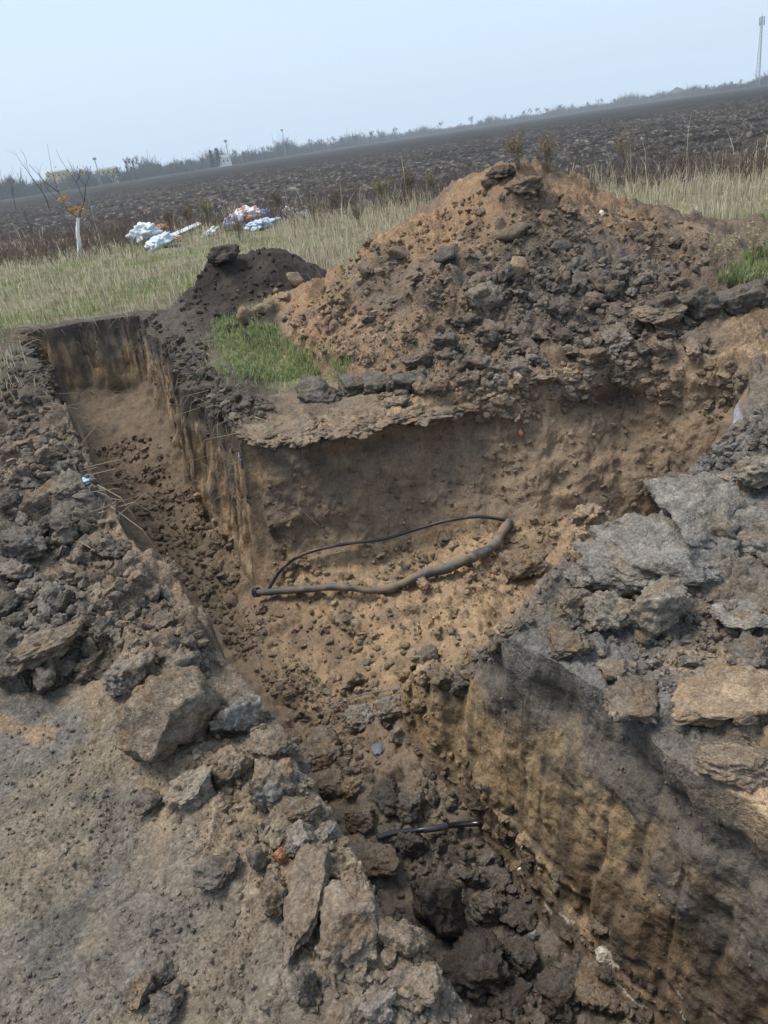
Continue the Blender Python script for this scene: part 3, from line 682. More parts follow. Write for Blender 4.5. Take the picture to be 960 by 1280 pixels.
PROM = [
 # the end of the left bank and the near rim
 dict(u=215, v=890, w_=118, h_=120, colr='brown', label='largest rounded brown clod at the near end of the left bank', flat=.95, sink=.45, ns=.13, cuts=12),
 dict(u=302, v=900, w_=56, h_=50, colr='grey', label='roundish clod with a smooth blue grey face beside the largest clod', face=(.5, -.55, .5, .45), flat=1),
 dict(u=240, v=986, w_=70, h_=58, colr='pale', label='pale angular clod lying alone on the trodden ground below the largest clod', cuts=14, boxy=.6, flat=.9),
 dict(u=337, v=988, w_=66, h_=66, colr='brown', label='brown clod with a scraped blue grey stripe near the trench rim', face=(.25, -.75, .5, .55), flat=.9),
 dict(u=293, v=956, w_=46, h_=58, colr='brown', label='brown clod wedged between the two clods with blue grey faces', flat=.95),
 dict(u=346, v=929, w_=52, h_=46, colr='brown', label='brown clod at the rim right of the blue grey faced round clod'),
 dict(u=188, v=1000, w_=34, h_=34, colr='dark', label='small dark clod left of the pale angular clod'),
 dict(u=277, v=1080, w_=66, h_=66, colr='dark', label='flat dark grey shard of hard soil on the trodden ground', boxy=.7, cuts=14, flat=.6, tilt=(-14, 0)),
 dict(u=323, v=1073, w_=26, h_=46, colr='dark', label='narrow dark grey clod touching the flat dark shard', boxy=.6, cuts=12),
 dict(u=345, v=1115, w_=44, h_=66, colr='umber', label='brown clod left of the two long clods'),
 dict(u=404, v=1044, w_=36, h_=34, colr='grey', label='grey clod behind the two long clods', cuts=13),
 dict(u=376, v=1045, w_=40, h_=48, colr='grey', label='grey split clod above the shorter long clod', cuts=13),
 dict(u=457, v=1072, w_=76, h_=38, colr='brown', label='squat brown clod at the rim above the longer long clod'),
 dict(u=446, v=1022, w_=40, h_=34, colr='umber', label='brown clod on the rim behind the squat brown clod'),
 dict(u=440, v=983, w_=24, h_=20, colr='tan', label='small tan clod on the rim edge opposite the pit wires'),
 dict(u=475, v=1258, w_=52, h_=62, colr='grey', label='grey clod at the bottom edge below the longer long clod', cuts=12),
 dict(u=432, v=1276, w_=56, h_=40, colr='brown', label='brown clod cut off by the bottom edge of the photo'),
 dict(u=382, v=1232, w_=34, h_=44, colr='dark', label='dark clod under the foot of the shorter long clod'),
 dict(u=530, v=1235, w_=52, h_=46, colr='brown', label='brown clod on the rim shoulder at the bottom'),
 dict(u=206, v=1212, w_=34, h_=34, colr='dark', label='dark grey clod topmost of the small cluster at the bottom left', cuts=12),
 dict(u=219, v=1234, w_=28, h_=32, colr='dark', label='dark clod in the middle of the small cluster at the bottom left'),
 dict(u=204, v=1256, w_=42, h_=40, colr='dark', label='dark clod lowest of the small cluster at the bottom left'),
 dict(u=175, v=1240, w_=36, h_=40, colr='umber', label='brown clod on the left side of the small cluster at the bottom left'),
 dict(u=395, v=935, w_=56, h_=46, colr='brown', label='brown clod on the rim left of the lower twisted wire', sink=.5),
 dict(u=415, v=975, w_=46, h_=40, colr='umber', label='dark brown clod on the rim beside the small tan clod', sink=.5),
 dict(u=498, v=1165, w_=60, h_=70, colr='brown', label='brown lump on the rim shoulder right of the longer long clod', sink=.5),
 dict(u=380, v=1010, w_=44, h_=36, colr='umber', label='dark brown clod behind the grey split clod', sink=.45),
 # trench bottom
 dict(u=552, v=1128, w_=62, h_=104, colr='black', label='largest black block lying on the trench bottom', cuts=14, boxy=.6, dep=.9),
 dict(u=610, v=1132, w_=44, h_=52, colr='dark', label='dark grey rounded clod right of the largest black block'),
 dict(u=658, v=1137, w_=52, h_=44, colr='black', label='black clod close to the foot of the right trench wall'),
 dict(u=592, v=1190, w_=80, h_=56, colr='black', label='two lobed black clod below the largest black block', cuts=8),
 dict(u=650, v=1190, w_=40, h_=36, colr='black', label='black clod right of the two lobed black clod'),
 dict(u=515, v=1055, w_=34, h_=46, colr='black', label='small black clod lying across the black cable'),
 dict(u=610, v=1068, w_=34, h_=26, colr='dark', label='small dark clod just below the black cable'),
 dict(u=617, v=1096, w_=46, h_=26, colr='dark', label='low dark clod above the dark grey rounded clod'),
 dict(u=510, v=1008, w_=36, h_=38, colr='dark', label='dark brown clod above the black cable'),
 dict(u=486, v=993, w_=46, h_=30, colr='black', label='black clod in the trench against the near rim'),
 dict(u=487, v=886, w_=36, h_=42, colr='grey', label='taller grey stone like clod under the twisted wires', cuts=14),
 dict(u=454, v=896, w_=38, h_=36, colr='grey', label='grey clod crossed by the lower twisted wire', cuts=12),
 dict(u=500, v=916, w_=26, h_=24, colr='pale', label='small pale clod beside the blue grey metal scrap'),
 dict(u=700, v=1240, w_=56, h_=46, colr='black', label='black clod at the bottom of the trench near the lower edge'),
 dict(u=755, v=1222, w_=60, h_=44, colr='umber', label='brown clod at the bottom of the trench below the wall streaks'),
 dict(u=640, v=1250, w_=50, h_=40, colr='black', label='black clod lowest in the trench beside the rim shoulder'),
 # pit edge and right bank
 dict(u=580, v=852, w_=42, h_=46, colr='dark', label='dark clod on the pit slope above the near right wall', cuts=12),
 dict(u=540, v=826, w_=30, h_=34, colr='dark', label='small dark clod on the sandy pit floor edge'),
 dict(u=652, v=704, w_=64, h_=42, colr='umber', label='dark brown boulder of earth at the bent end of the pipe', boxy=.6, cuts=12),
 dict(u=823, v=754, w_=78, h_=68, colr='pale', label='rounded grey brown clod in front of the grey slabs', flat=1, dep=.8, cuts=8),
 dict(u=763, v=766, w_=62, h_=56, colr='pale', label='crumbly clod with yellow grains left of the rounded grey brown clod', flat=1, dep=.8),
 dict(u=722, v=720, w_=42, h_=38, colr='grey', label='grey clod left of the lower grey slab', cuts=12),
 dict(u=715, v=757, w_=46, h_=46, colr='brown', label='brown clod between the pit slope and the crumbly clod'),
 dict(u=705, v=800, w_=60, h_=40, colr='umber', label='brown clod on the corner of the right block', sink=.5),
 dict(u=945, v=586, w_=62, h_=48, colr='pale', label='pale grey boulder at the right edge above the slabs', cuts=11, boxy=.5),
 dict(u=905, v=872, w_=130, h_=56, colr='tan', label='broad tan crust of gritty clay at the right edge', name='clod', flat=.55, dep=.7, boxy=.6, cuts=8, ns=.22),
 dict(u=925, v=945, w_=100, h_=52, colr='brown', label='brown crust lip hanging below the tan crust', flat=.6, dep=.6, boxy=.5, sink=.5),
 dict(u=790, v=868, w_=90, h_=44, colr='umber', label='dark brown lump protruding from the top of the right wall', flat=.7, sink=.55),
 dict(u=930, v=812, w_=60, h_=34, colr='dark', label='dark clod right of the gritty path on the right bank', sink=.4),
 # left bank
 dict(u=62, v=803, w_=100, h_=46, colr='brown', label='long brown slab of soil on the left bank', boxy=.6, cuts=12, tilt=(0, -14)),
 dict(u=18, v=842, w_=44, h_=56, colr='dark', label='dark block at the left edge of the photo', boxy=.6),
 dict(u=76, v=836, w_=50, h_=40, colr='dark', label='dark angular block at the foot of the left bank', boxy=.6, cuts=13),
 dict(u=158, v=838, w_=62, h_=44, colr='grey', label='grey clod just left of the largest rounded clod'),
 dict(u=136, v=783, w_=36, h_=34, colr='dark', label='pointed dark clod on the left bank above the grey clod', cuts=14),
 dict(u=205, v=806, w_=52, h_=26, colr='pale', label='flat pale clod on top of the left bank near the trench', flat=.6),
 dict(u=35, v=680, w_=52, h_=40, colr='dark', label='dark clod high on the left bank at the left side'),
 dict(u=28, v=712, w_=50, h_=34, colr='grey', label='grey slab like clod on the left bank', boxy=.6, flat=.7),
 dict(u=140, v=685, w_=46, h_=30, colr='dark', label='dark clod on the left bank close to the trench'),
 dict(u=62, v=622, w_=54, h_=32, colr='umber', label='brown clod on the left bank below the blue wrapper'),
 # the big heap
 dict(u=630, v=214, w_=34, h_=20, colr='black', label='black clod crowning the peak of the tall heap', flat=.9, sub=4, ns=.34, sink=.7),
 dict(u=656, v=229, w_=38, h_=24, colr='umber', label='brown clod just below the peak on its right', sub=4, ns=.34, sink=.7),
 dict(u=612, v=226, w_=20, h_=14, colr='tan', label='small tan clod just below the black peak clod', sub=3),
 dict(u=641, v=287, w_=40, h_=22, colr='umber', label='smooth brown clod half buried high on the tall heap', cuts=3, boxy=.1, ns=.06, sink=.6, sub=3),
 dict(u=558, v=320, w_=28, h_=24, colr='dark', label='dark clod on the upper left flank of the tall heap', sub=3),
 dict(u=498, v=318, w_=26, h_=22, colr='umber', label='brown clod on the left flank of the tall heap', sub=3),
 dict(u=700, v=309, w_=26, h_=22, colr='dark', label='dark grey angular clod right of the heap centre', cuts=14, sub=3),
 dict(u=560, v=321, w_=10, h_=8, colr='black', label='tiny black clod resting against the dark upper flank clod', sub=2),
 dict(u=645, v=333, w_=30, h_=30, colr='tan', label='tan ochre clod in the middle of the tall heap', sub=3),
 dict(u=612, v=366, w_=34, h_=40, colr='grey', label='upright grey clod on the front of the tall heap', sub=3, cuts=13),
 dict(u=770, v=424, w_=44, h_=42, colr='grey', label='big light grey clod at the foot of the heap above the pit', cuts=12),
 dict(u=712, v=426, w_=42, h_=30, colr='black', label='black flaky clod left of the big light grey clod', cuts=13),
 dict(u=745, v=446, w_=40, h_=26, colr='umber', label='brown clod at the pit rim below the light grey clod'),
 dict(u=520, v=452, w_=38, h_=34, colr='dark', label='dark clod at the left foot of the grey rubble'),
 dict(u=563, v=432, w_=40, h_=34, colr='dark', label='dark rough clod in the grey rubble at the heap foot'),
 dict(u=820, v=392, w_=52, h_=30, colr='brown', label='brown clod left of the dark cracked slabs at the right'),
 dict(u=497, v=503, w_=26, h_=22, colr='brown', label='round brown clod beneath the cracked slabs by the rim'),
 dict(u=372, v=352, w_=26, h_=26, colr='tan', label='tan clod at the left foot of the tall heap by the dark heap', sub=3),
 dict(u=331, v=386, w_=24, h_=16, colr='tan', label='flat tan clod at the edge of the green grass patch', sub=3),
 dict(u=308, v=395, w_=20, h_=24, colr='tan', label='upright orange tan clod standing on the green grass patch', sub=3),
 dict(u=357, v=371, w_=16, h_=14, colr='tan', label='small tan clod between the two heaps', sub=3),
 dict(u=276, v=316, w_=40, h_=26, colr='black', label='black lump of turf crowning the left of the dark heap', sub=4, ns=.3, sink=.9),
]
for d in PROM: clod(**d)
clod(352, 1066, 20, 26, 'rust', 'small reddish brown brick fragment beside the dark narrow clod', name='brick', boxy=.8, cuts=5, sub=3)
def long_clod(p0, p1, wpx, colr, label, seed):
    a = hit(*p0)[0]; b = hit(*p1)[0]; L = np.linalg.norm(b - a) / 2; c = (a + b) / 2; w_ = px_size(c, wpx) / 2
    vv, ff = lump(5, seed, 10, .6, .17); cc = lump_col(vv, seed)
    o = mesh_from('clod', vv * np.array([w_ * 1.12, L * 1.1, w_ * .85]), ff, M_CLOD, cc); dv = b - a
    o.location = c + np.array([0, 0, w_ * .8]); o.rotation_euler = (math.atan2(dv[2], math.hypot(dv[0], dv[1])), .1, math.atan2(-dv[0], dv[1])); o.color = (*BIGC[colr], 1)
    tag(o, label, 'clod', 'clods of dug earth')
long_clod((368, 1215), (392, 1078), 54, 'brown', 'shorter and left one of the two long clods on the near rim', 4)
long_clod((432, 1240), (460, 1105), 74, 'brown', 'longer and right one of the two long clods on the near rim', 23)
# hard slabs on the right bank, the cracked crust by the rim, dark slabs at the right
for d in (dict(u=835, v=694, w_=176, h_=92, colr='slab', label='large grey slab of clay lowest on the right bank', flat=.62, dep=.75, tilt=(12, 6), seed=311),
          dict(u=892, v=640, w_=128, h_=104, colr='slab', label='upper grey slab of clay leaning over the large one', flat=.62, dep=.9, tilt=(14, 4), seed=312),
          dict(u=962, v=668, w_=90, h_=90, colr='slab', label='grey slab cut off by the right edge of the photo', flat=.6, dep=.9, tilt=(8, 0), seed=313),
          dict(u=778, v=672, w_=70, h_=50, colr='dark', label='dark broken block at the pit end of the large grey slab', flat=.8, dep=.8, tilt=(10, 10), seed=314),
          dict(u=845, v=606, w_=80, h_=36, colr='dark', label='dark ridge of clay behind the upper grey slab', flat=.8, dep=.6, seed=315),
          dict(u=935, v=758, w_=100, h_=44, colr='slab', label='low smooth grey crust below the large grey slab', flat=.4, dep=.7, seed=316, ns=.12)):
    o = clod(**{**dict(boxy=.62, cuts=11, ns=.26, sink=.30, name='slab'), **d}); tag(o, None, 'slab', 'slabs of hard packed soil')
for i, (u, v, w_, h_, lab) in enumerate([(402, 487, 50, 34, 'leftmost dark block of the cracked crust between grass patch and rim'), (443, 482, 46, 32, 'second dark block from the left in the cracked crust'), (478, 476, 42, 30, 'third dark block from the left in the cracked crust'), (516, 473, 58, 36, 'rightmost dark block of the cracked crust near the grey rubble')]):
    o = clod(u, v, w_, h_, 'dark', lab, 'slab', .8, 1.0, -8 + 5 * i, (8, 0), boxy=.7, cuts=6, ns=.22, sink=.85, seed=330 + i); tag(o, None, 'slab', 'slabs of hard packed soil')
for i, (u, v, w_, h_, lab) in enumerate([(336, 541, 56, 26, 'leftmost tan crust lump on the pit rim'), (378, 536, 54, 28, 'second tan crust lump from the left on the pit rim'), (425, 530, 60, 30, 'third tan crust lump from the left on the pit rim'), (470, 522, 54, 26, 'fourth tan crust lump from the left on the pit rim'), (520, 512, 64, 28, 'fifth tan crust lump from the left on the pit rim'), (562, 503, 50, 24, 'rightmost tan crust lump on the pit rim')]):
    o = clod(u, v, w_, h_, 'brown', lab, 'slab', .5, 1.0, None, (4, 0), boxy=.4, cuts=9, ns=.45, sink=1.0, seed=340 + i); tag(o, None, 'slab', 'crust lumps along the pit rim')
for i, (u, v, w_, h_, lab) in enumerate([(872, 376, 62, 44, 'dark blue grey slab left of its pair under the green tuft'), (925, 374, 50, 44, 'dark blue grey slab right of its pair under the green tuft'), (962, 366, 50, 44, 'dark slab at the right edge below the green tuft')]):
    o = clod(u, v, w_, h_, 'dark', lab, 'slab', .9, .7, None, (14, 0), boxy=.7, cuts=8, ns=.2, sink=.45, seed=350 + i); tag(o, None, 'slab', 'slabs of hard packed soil')
print('prominent', round(time.time() - T0, 1))

# ---- smaller clods, still one object each
VAR = []
for i in range(14):
    vv, ff = lump(4, 500 + i, 11, .4, .30); o = mesh_from('clod', vv, ff, M_CLOD, lump_col(vv, i)); VAR.append(o.data); bpy.data.objects.remove(o)
def surf_normal(x, y, e=.06):
    hx = height(np.r_[x - e, x + e, x, x], np.r_[y, y, y - e, y + e]); n = len(x)
    g = np.stack([-(hx[n:2 * n] - hx[:n]) / (2 * e), -(hx[3 * n:] - hx[2 * n:3 * n]) / (2 * e), np.ones(n)], 1)
    return g / np.linalg.norm(g, axis=1)[:, None]
def poly_px(poly, n):
    """random spots in the patch of ground that a photo polygon shows"""
    poly = np.array(poly, float); lo = poly.min(0); hi = poly.max(0); out = np.zeros((0, 2))
    while len(out) < n:
        q = rng.uniform(lo, hi, (n * 2, 2)); ins = np.zeros(len(q), bool)
        for i in range(len(poly)):
            a = poly[i]; b = poly[(i + 1) % len(poly)]
            ins ^= ((a[1] > q[:, 1]) != (b[1] > q[:, 1])) & (q[:, 0] < (b[0] - a[0]) * (q[:, 1] - a[1]) / (b[1] - a[1] + 1e-9) + a[0])
        out = np.concatenate([out, q[ins]])
    return seen(out[:n, 0], out[:n, 1])
ZONES = {
 'heapfoot': [(470, 500), (520, 440), (600, 350), (720, 330), (860, 350), (880, 440), (700, 480), (560, 490)],
 'heap': [(350, 400), (450, 310), (540, 270), (620, 225), (720, 250), (880, 285), (900, 330), (760, 360), (600, 340), (480, 470), (400, 440)],
 'lbank': [(0, 560), (80, 540), (170, 690), (280, 830), (200, 850), (110, 850), (0, 860)],
 'pit': [(330, 700), (640, 650), (760, 640), (650, 790), (540, 900), (430, 900), (300, 800)],
 'trench': [(430, 900), (560, 910), (640, 1030), (850, 1278), (610, 1278), (540, 1150), (460, 1010)],
 'longarm': [(110, 560), (190, 540), (300, 690), (290, 800), (200, 690)],
 'rbank': [(700, 780), (740, 720), (850, 740), (958, 760), (958, 940), (880, 900), (760, 840)],
 'rslope': [(690, 760), (830, 620), (945, 510), (958, 560), (800, 640), (740, 720)],
 'rim': [(215, 930), (280, 870), (360, 900), (470, 1060), (590, 1278), (400, 1278), (330, 1130), (290, 1040)],
 'rimright': [(560, 505), (640, 470), (760, 450), (880, 435), (940, 465), (900, 530), (800, 500), (680, 520), (600, 525)],
 'bankfar': [(0, 440), (55, 430), (110, 590), (60, 640), (0, 640)], 'hump': [(185, 395), (235, 425), (300, 500), (345, 500), (310, 545), (255, 515), (205, 440)],
 'pitleft': [(270, 740), (320, 770), (430, 880), (470, 980), (430, 970), (350, 880), (285, 810)],
 'nearwall': [(575, 900), (640, 840), (700, 790), (800, 850), (958, 990), (958, 1270), (860, 1262), (740, 1130), (640, 1000)], 'backwall': [(325, 570), (420, 550), (560, 525), (760, 500), (870, 500), (870, 590), (780, 640), (560, 655), (330, 690)],
 'plateau': [(0, 880), (190, 900), (300, 1050), (350, 1278), (0, 1278)],
 'darkheap': [(215, 385), (260, 310), (340, 305), (395, 335), (330, 375), (250, 450)]}
USED = set()
ANCH = [('the big light grey clod', 770, 424), ('the black flaky clod', 712, 426), ('the cracked crust', 470, 480), ('the dark paired slabs', 890, 378), ('the tan ochre clod', 645, 333), ('the upright grey clod', 612, 366), ('the heap peak', 632, 215),
        ('the smooth half buried clod', 641, 287), ('the dark upper flank clod', 558, 320), ('the green grass patch', 400, 440), ('the dark angular heap clod', 700, 309), ('the right foot of the heap', 890, 320), ('the right shoulder of the heap', 790, 270), ('the left foot of the heap', 380, 380),
        ('the blue wrapper', 103, 604), ('the long brown slab', 62, 803), ('the pointed dark clod', 136, 783), ('the dark angular block', 76, 836), ('the flat pale clod', 205, 806), ('the largest rounded clod', 215, 885), ('the high dark bank clod', 35, 680), ('the dark bank clod by the trench', 140, 685),
        ('the left end of the pipe', 330, 754), ('the middle of the pipe', 480, 744), ('the bent end of the pipe', 630, 670), ('the dark brown boulder', 652, 704), ('the crest of the pit slope', 580, 852), ('the twisted wires', 480, 880), ('the metal scrap', 472, 937), ('the black cable', 560, 1045),
        ('the largest black block', 552, 1128), ('the dark grey rounded clod', 610, 1132), ('the two lobed clod', 592, 1190), ('the clear film scrap', 668, 1170), ('the lowest black clod', 700, 1240), ('the rounded grey brown clod', 823, 754), ('the crumbly clod', 763, 766), ('the tan crust', 905, 872), ('the large pale slab', 840, 690), ('the corner clod', 705, 800), ('the near sandy floor', 420, 830), ('the shaded pit corner', 340, 800)]
SHADE = {'grey': 'grey', 'dark': 'dark grey', 'brown': 'brown', 'umber': 'dark brown', 'tan': 'tan', 'black': 'blackish'}
ZN = {'heapfoot': 'in the rubble at the heap foot', 'heap': 'on the tall heap', 'lbank': 'on the left bank', 'pit': 'on the pit floor', 'trench': 'on the near trench bottom', 'rbank': 'on the right bank'}
SMALL = [('heapfoot', 66, (.05, .12), ('grey', 'dark', 'dark', 'brown'), 'grey brown clod in the rubble at the foot of the tall heap'),
         ('heap', 30, (.035, .075), ('umber', 'brown', 'tan', 'dark'), 'small brown clod on the slope of the tall heap'),
         ('lbank', 44, (.04, .09), ('dark', 'grey', 'brown', 'dark'), 'small grey clod in the rubble of the left bank'),
         ('pit', 26, (.03, .07), ('tan', 'umber', 'brown'), 'small tan brown clod on the sandy pit floor'),
         ('trench', 34, (.03, .06), ('black', 'dark', 'umber', 'black'), 'small black clod on the bottom of the near trench'),
         ('rbank', 18, (.025, .055), ('brown', 'grey', 'tan'), 'small clod on the right bank between slabs and near wall')]
for zn, n, (a, b), cols, lab in SMALL:
    pp = poly_px(ZONES[zn], n)
    for p in pp:
        o = bpy.data.objects.new('clod', VAR[rng.integers(len(VAR))]); COL.objects.link(o)
        s = a + (b - a) * rng.random() ** 2
        o.scale = s * rng.uniform(.75, 1.25, 3) * np.array([1, 1, .75]); o.location = p + np.array([0, 0, s * .3])
        o.rotation_euler = (rng.normal() * .4, rng.normal() * .4, rng.uniform(0, 6.28))
        cn = cols[rng.integers(len(cols))]; c_ = (np.array(BIGC[cn]) * .55 + soil_at(p)[0] * .45) * rng.uniform(.85, 1.2); o.color = (*c_, 1)
        rel = p - np.array([0, 0, ZC]); dep = rel @ _f; pu = 480 + F * (rel @ CR) / dep; pv_ = 640 - F * (rel @ CU) / dep
        sz_ = 'small' if s < a + (b - a) * .35 else 'fist sized'
        for an, au, av in sorted(ANCH, key=lambda a_: (a_[1] - pu) ** 2 + (a_[2] - pv_) ** 2 * 1.3)[:5]:
            du, dv_ = pu - au, pv_ - av; dr = ('right of' if du > 0 else 'left of') if abs(du) > abs(dv_) else ('in front of' if dv_ > 0 else 'behind')
            lb_ = f'{sz_} {SHADE[cn]} clod {dr} {an}'
            if lb_ not in USED: break
        USED.add(lb_); tag(o, lb_, 'clod', 'small clods ' + ZN[zn])
# ---- crumbs and rubble nobody could count
LVS = {s_: np.stack([lump(s_, 900 + i, 7, .35)[0] * np.random.default_rng(i).uniform(.84, 1.14, (len(ICO[s_][0]), 1)) for i in range(32)]) for s_ in (1, 2)}
def rubble(name, pos, size, cols, label=None):
    VA = []; FA_ = []; CA = []; nv = 0; big_ = size > np.quantile(size, .68)
    for sub, msk in ((1, ~big_), (2, big_)):
        ps, sz, cl = pos[msk], size[msk], cols[msk]; n = len(ps); A = LVS[sub][rng.integers(32, size=n)]
        A = A * (sz[:, None] * rng.uniform(.7, 1.3, (n, 3)) * np.array([1, 1, .8]))[:, None, :]
        a, b = rng.uniform(0, 6.28, n), rng.normal(0, .5, n); ca, sa, cb, sb = np.cos(a), np.sin(a), np.cos(b), np.sin(b)
        y_ = A[..., 1] * cb[:, None] - A[..., 2] * sb[:, None]; z_ = A[..., 1] * sb[:, None] + A[..., 2] * cb[:, None]
        x_ = A[..., 0] * ca[:, None] - y_ * sa[:, None]; y_ = A[..., 0] * sa[:, None] + y_ * ca[:, None]
        VA.append((np.stack([x_, y_, z_], -1) + ps[:, None, :] + np.array([0, 0, 1]) * (sz * .05)[:, None, None]).reshape(-1, 3))
        FA_.append((ICO[sub][1][None] + (np.arange(n) * A.shape[1])[:, None, None]).reshape(-1, 3) + nv); CA.append(np.repeat(cl, A.shape[1], axis=0)); nv += n * A.shape[1]
    o = mesh_from(name, np.concatenate(VA), np.concatenate(FA_), M_RUB, np.concatenate(CA), smooth=False)
    tag(o, label, 'rubble', kind='stuff'); return o
RZ = [('heapfoot', 1700, .010, .05, ('grey', 'dark', 'umber', 'brown')), ('heap', 2600, .008, .036, ('umber', 'brown', 'tan', 'brown', 'tan')), ('lbank', 1100, .007, .035, ('dark', 'grey', 'brown', 'umber')),
      ('pit', 1300, .006, .030, ('tan', 'tan', 'umber', 'brown')), ('trench', 900, .005, .028, ('black', 'dark', 'umber', 'tan')), ('longarm', 1100, .008, .05, ('umber', 'tan', 'brown')),
      ('rbank', 700, .004, .02, ('brown', 'tan', 'grey', 'tan')), ('nearwall', 320, .002, .007, ('brown', 'umber', 'tan')), ('backwall', 520, .004, .024, ('brown', 'umber', 'tan')), ('pitleft', 700, .006, .035, ('umber', 'brown', 'dark')), ('bankfar', 900, .008, .05, ('black', 'dark', 'umber')), ('hump', 700, .008, .05, ('black', 'dark', 'umber')), ('rslope', 500, .006, .035, ('brown', 'umber', 'dark')), ('rim', 1300, .003, .02, ('brown', 'umber', 'grey')), ('rimright', 700, .008, .05, ('brown', 'umber', 'dark')), ('plateau', 1900, .0016, .0085, ('dark', 'brown', 'tan', 'grey')),
      ('darkheap', 300, .01, .05, ('black', 'black', 'dark'))]
LAB = {'nearwall': 'fine crumbs clinging to the near right trench wall', 'backwall': 'crumbs clinging to the back wall of the pit', 'pitleft': 'brown crumbs on the pit floor below the near rim', 'bankfar': 'dark turf crumbs on the far part of the left bank', 'hump': 'dark turf crumbs along the inner rim of the long arm', 'heapfoot': 'grey rubble of small clods at the foot of the tall heap', 'heap': 'brown crumbs of earth scattered on the tall heap', 'lbank': 'grey crumbs of earth on the left bank',
       'pit': 'sandy tan crumbs on the pit floor', 'trench': 'black crumbs on the bottom of the near trench', 'longarm': 'brown crumbs on the floor of the long arm', 'rbank': 'gritty yellow crumbs on the right bank',
       'rslope': 'crumbs on the slope right of the pit', 'rim': 'crumbs along the near trench rim', 'rimright': 'brown crumbs on the slumped rim below the tall heap', 'plateau': 'fine crumbs on the trodden ground', 'darkheap': 'black crumbs on the dark heap'}
for zn, n, a, b, cols in RZ:
    pp = poly_px(ZONES[zn], int(n * 1.6)); kk = n2(pp[:, 0], pp[:, 1], 2.4, 401) + .6 * n2(pp[:, 0], pp[:, 1], 6, 402); pp = pp[np.argsort(-kk + rng.normal(0, .35, len(kk)))[:n]]; sz = a + (b - a) * rng.random(n) ** 4
    cc = (np.array([BIGC[c] for c in cols])[rng.integers(len(cols), size=n)] * .25 + soil_at(pp) * .75) * rng.uniform(.8, 1.22, (n, 1))
    rubble('rubble', pp, sz, cc, LAB[zn])
print('rubble', round(time.time() - T0, 1))

# ------------------------------------------------------------------ pipe, cables, wires
def spline(pts, k=8):
    p = np.array(pts, float); q = np.concatenate([[2 * p[0] - p[1]], p, [2 * p[-1] - p[-2]]]); out = []
    for i in range(1, len(q) - 2):
        for t in np.linspace(0, 1, k, endpoint=False):
            a, b, c, d = q[i - 1], q[i], q[i + 1], q[i + 2]
            out.append(.5 * ((2 * b) + (-a + c) * t + (2 * a - 5 * b + 4 * c - d) * t * t + (-a + 3 * b - 3 * c + d) * t ** 3))
    out.append(q[-2]); return np.array(out)
def tube_geo(pts, rad, sides=10, ridge=0.0, cap=True):
    p = np.asarray(pts); n = len(p); t = np.gradient(p, axis=0); t /= np.linalg.norm(t, axis=1)[:, None] + 1e-9
    up = np.array([0, 0, 1.0]); a = np.cross(t, up); bad = np.linalg.norm(a, axis=1) < 1e-3; a[bad] = [1, 0, 0]; a /= np.linalg.norm(a, axis=1)[:, None]; b = np.cross(a, t)
    rad = np.broadcast_to(np.asarray(rad, float), (n,)); th = np.linspace(0, 2 * np.pi, sides, endpoint=False)
    VV = p[:, None, :] + rad[:, None, None] * (np.cos(th)[None, :, None] * a[:, None, :] + np.sin(th)[None, :, None] * b[:, None, :])
    i = np.arange(n - 1)[:, None]; j = np.arange(sides)[None]; jn = (j + 1) % sides
    FF = np.stack([i * sides + j, i * sides + jn, (i + 1) * sides + jn, (i + 1) * sides + j], -1).reshape(-1, 4)
    return VV.reshape(-1, 3), FF
def tube(name, pts, rad, mat, sides=12, col=None, parent=None):
    VV, FF = tube_geo(pts, rad, sides); return mesh_from(name, VV, FF, mat, col, True, parent)
def path(px, lift, dz=None):
    h = np.array([hit(u, v)[0] for u, v in px]); h[:, 2] += lift
    if dz is not None: h[:, 2] += np.array(dz)
    return h
def muddy(name, c, mud, r=.55, cover=.5):
    m, n, l, b = new_mat(name); b.inputs['Roughness'].default_value = r
    tc = n.new('ShaderNodeTexCoord'); t = n.new('ShaderNodeTexNoise'); t.inputs['Scale'].default_value = 9; t.inputs['Detail'].default_value = 7; l.new(tc.outputs['Object'], t.inputs['Vector'])
    rp = n.new('ShaderNodeValToRGB'); e = rp.color_ramp.elements; e[0].position = cover - .08; e[1].position = cover + .06; e[0].color = (*mud, 1); e[1].color = (*c, 1)
    l.new(t.outputs['Fac'], rp.inputs[0]); l.new(rp.outputs[0], b.inputs['Base Color'])
    rr = n.new('ShaderNodeMapRange'); rr.inputs[1].default_value = cover - .08; rr.inputs[2].default_value = cover + .06; rr.inputs[3].default_value = .95; rr.inputs[4].default_value = r; l.new(t.outputs['Fac'], rr.inputs[0]); l.new(rr.outputs[0], b.inputs['Roughness'])
    bp = n.new('ShaderNodeBump'); bp.inputs['Strength'].default_value = .5; bp.inputs['Distance'].default_value = .01; l.new(t.outputs['Fac'], bp.inputs['Height']); l.new(bp.outputs[0], b.inputs['Normal'])
    return m
M_PIPE = muddy('muddy_pipe', (.052, .054, .058), (.175, .138, .098), .6, .52); M_CABLE = muddy('black_cable', (.02, .021, .024), (.11, .085, .06), .35, .40)
M_CABLE2 = plain_mat('glossy_cable', (.016, .017, .02), .22, .2, 20, 0, .6)
pp = path([(326, 754), (365, 749), (420, 746), (478, 746), (520, 733), (568, 716), (604, 702), (622, 685), (636, 658)], .05, [.03, .02, .02, .0, .01, .01, .01, .0, -.02])
q = spline(pp, 10); q = q + np.stack([n2(np.arange(len(q)), np.zeros(len(q)), .21, 7), n2(np.arange(len(q)), np.zeros(len(q)), .21, 8), 0 * np.arange(len(q))], 1) * .018; tt = np.linspace(0, 1, len(q))
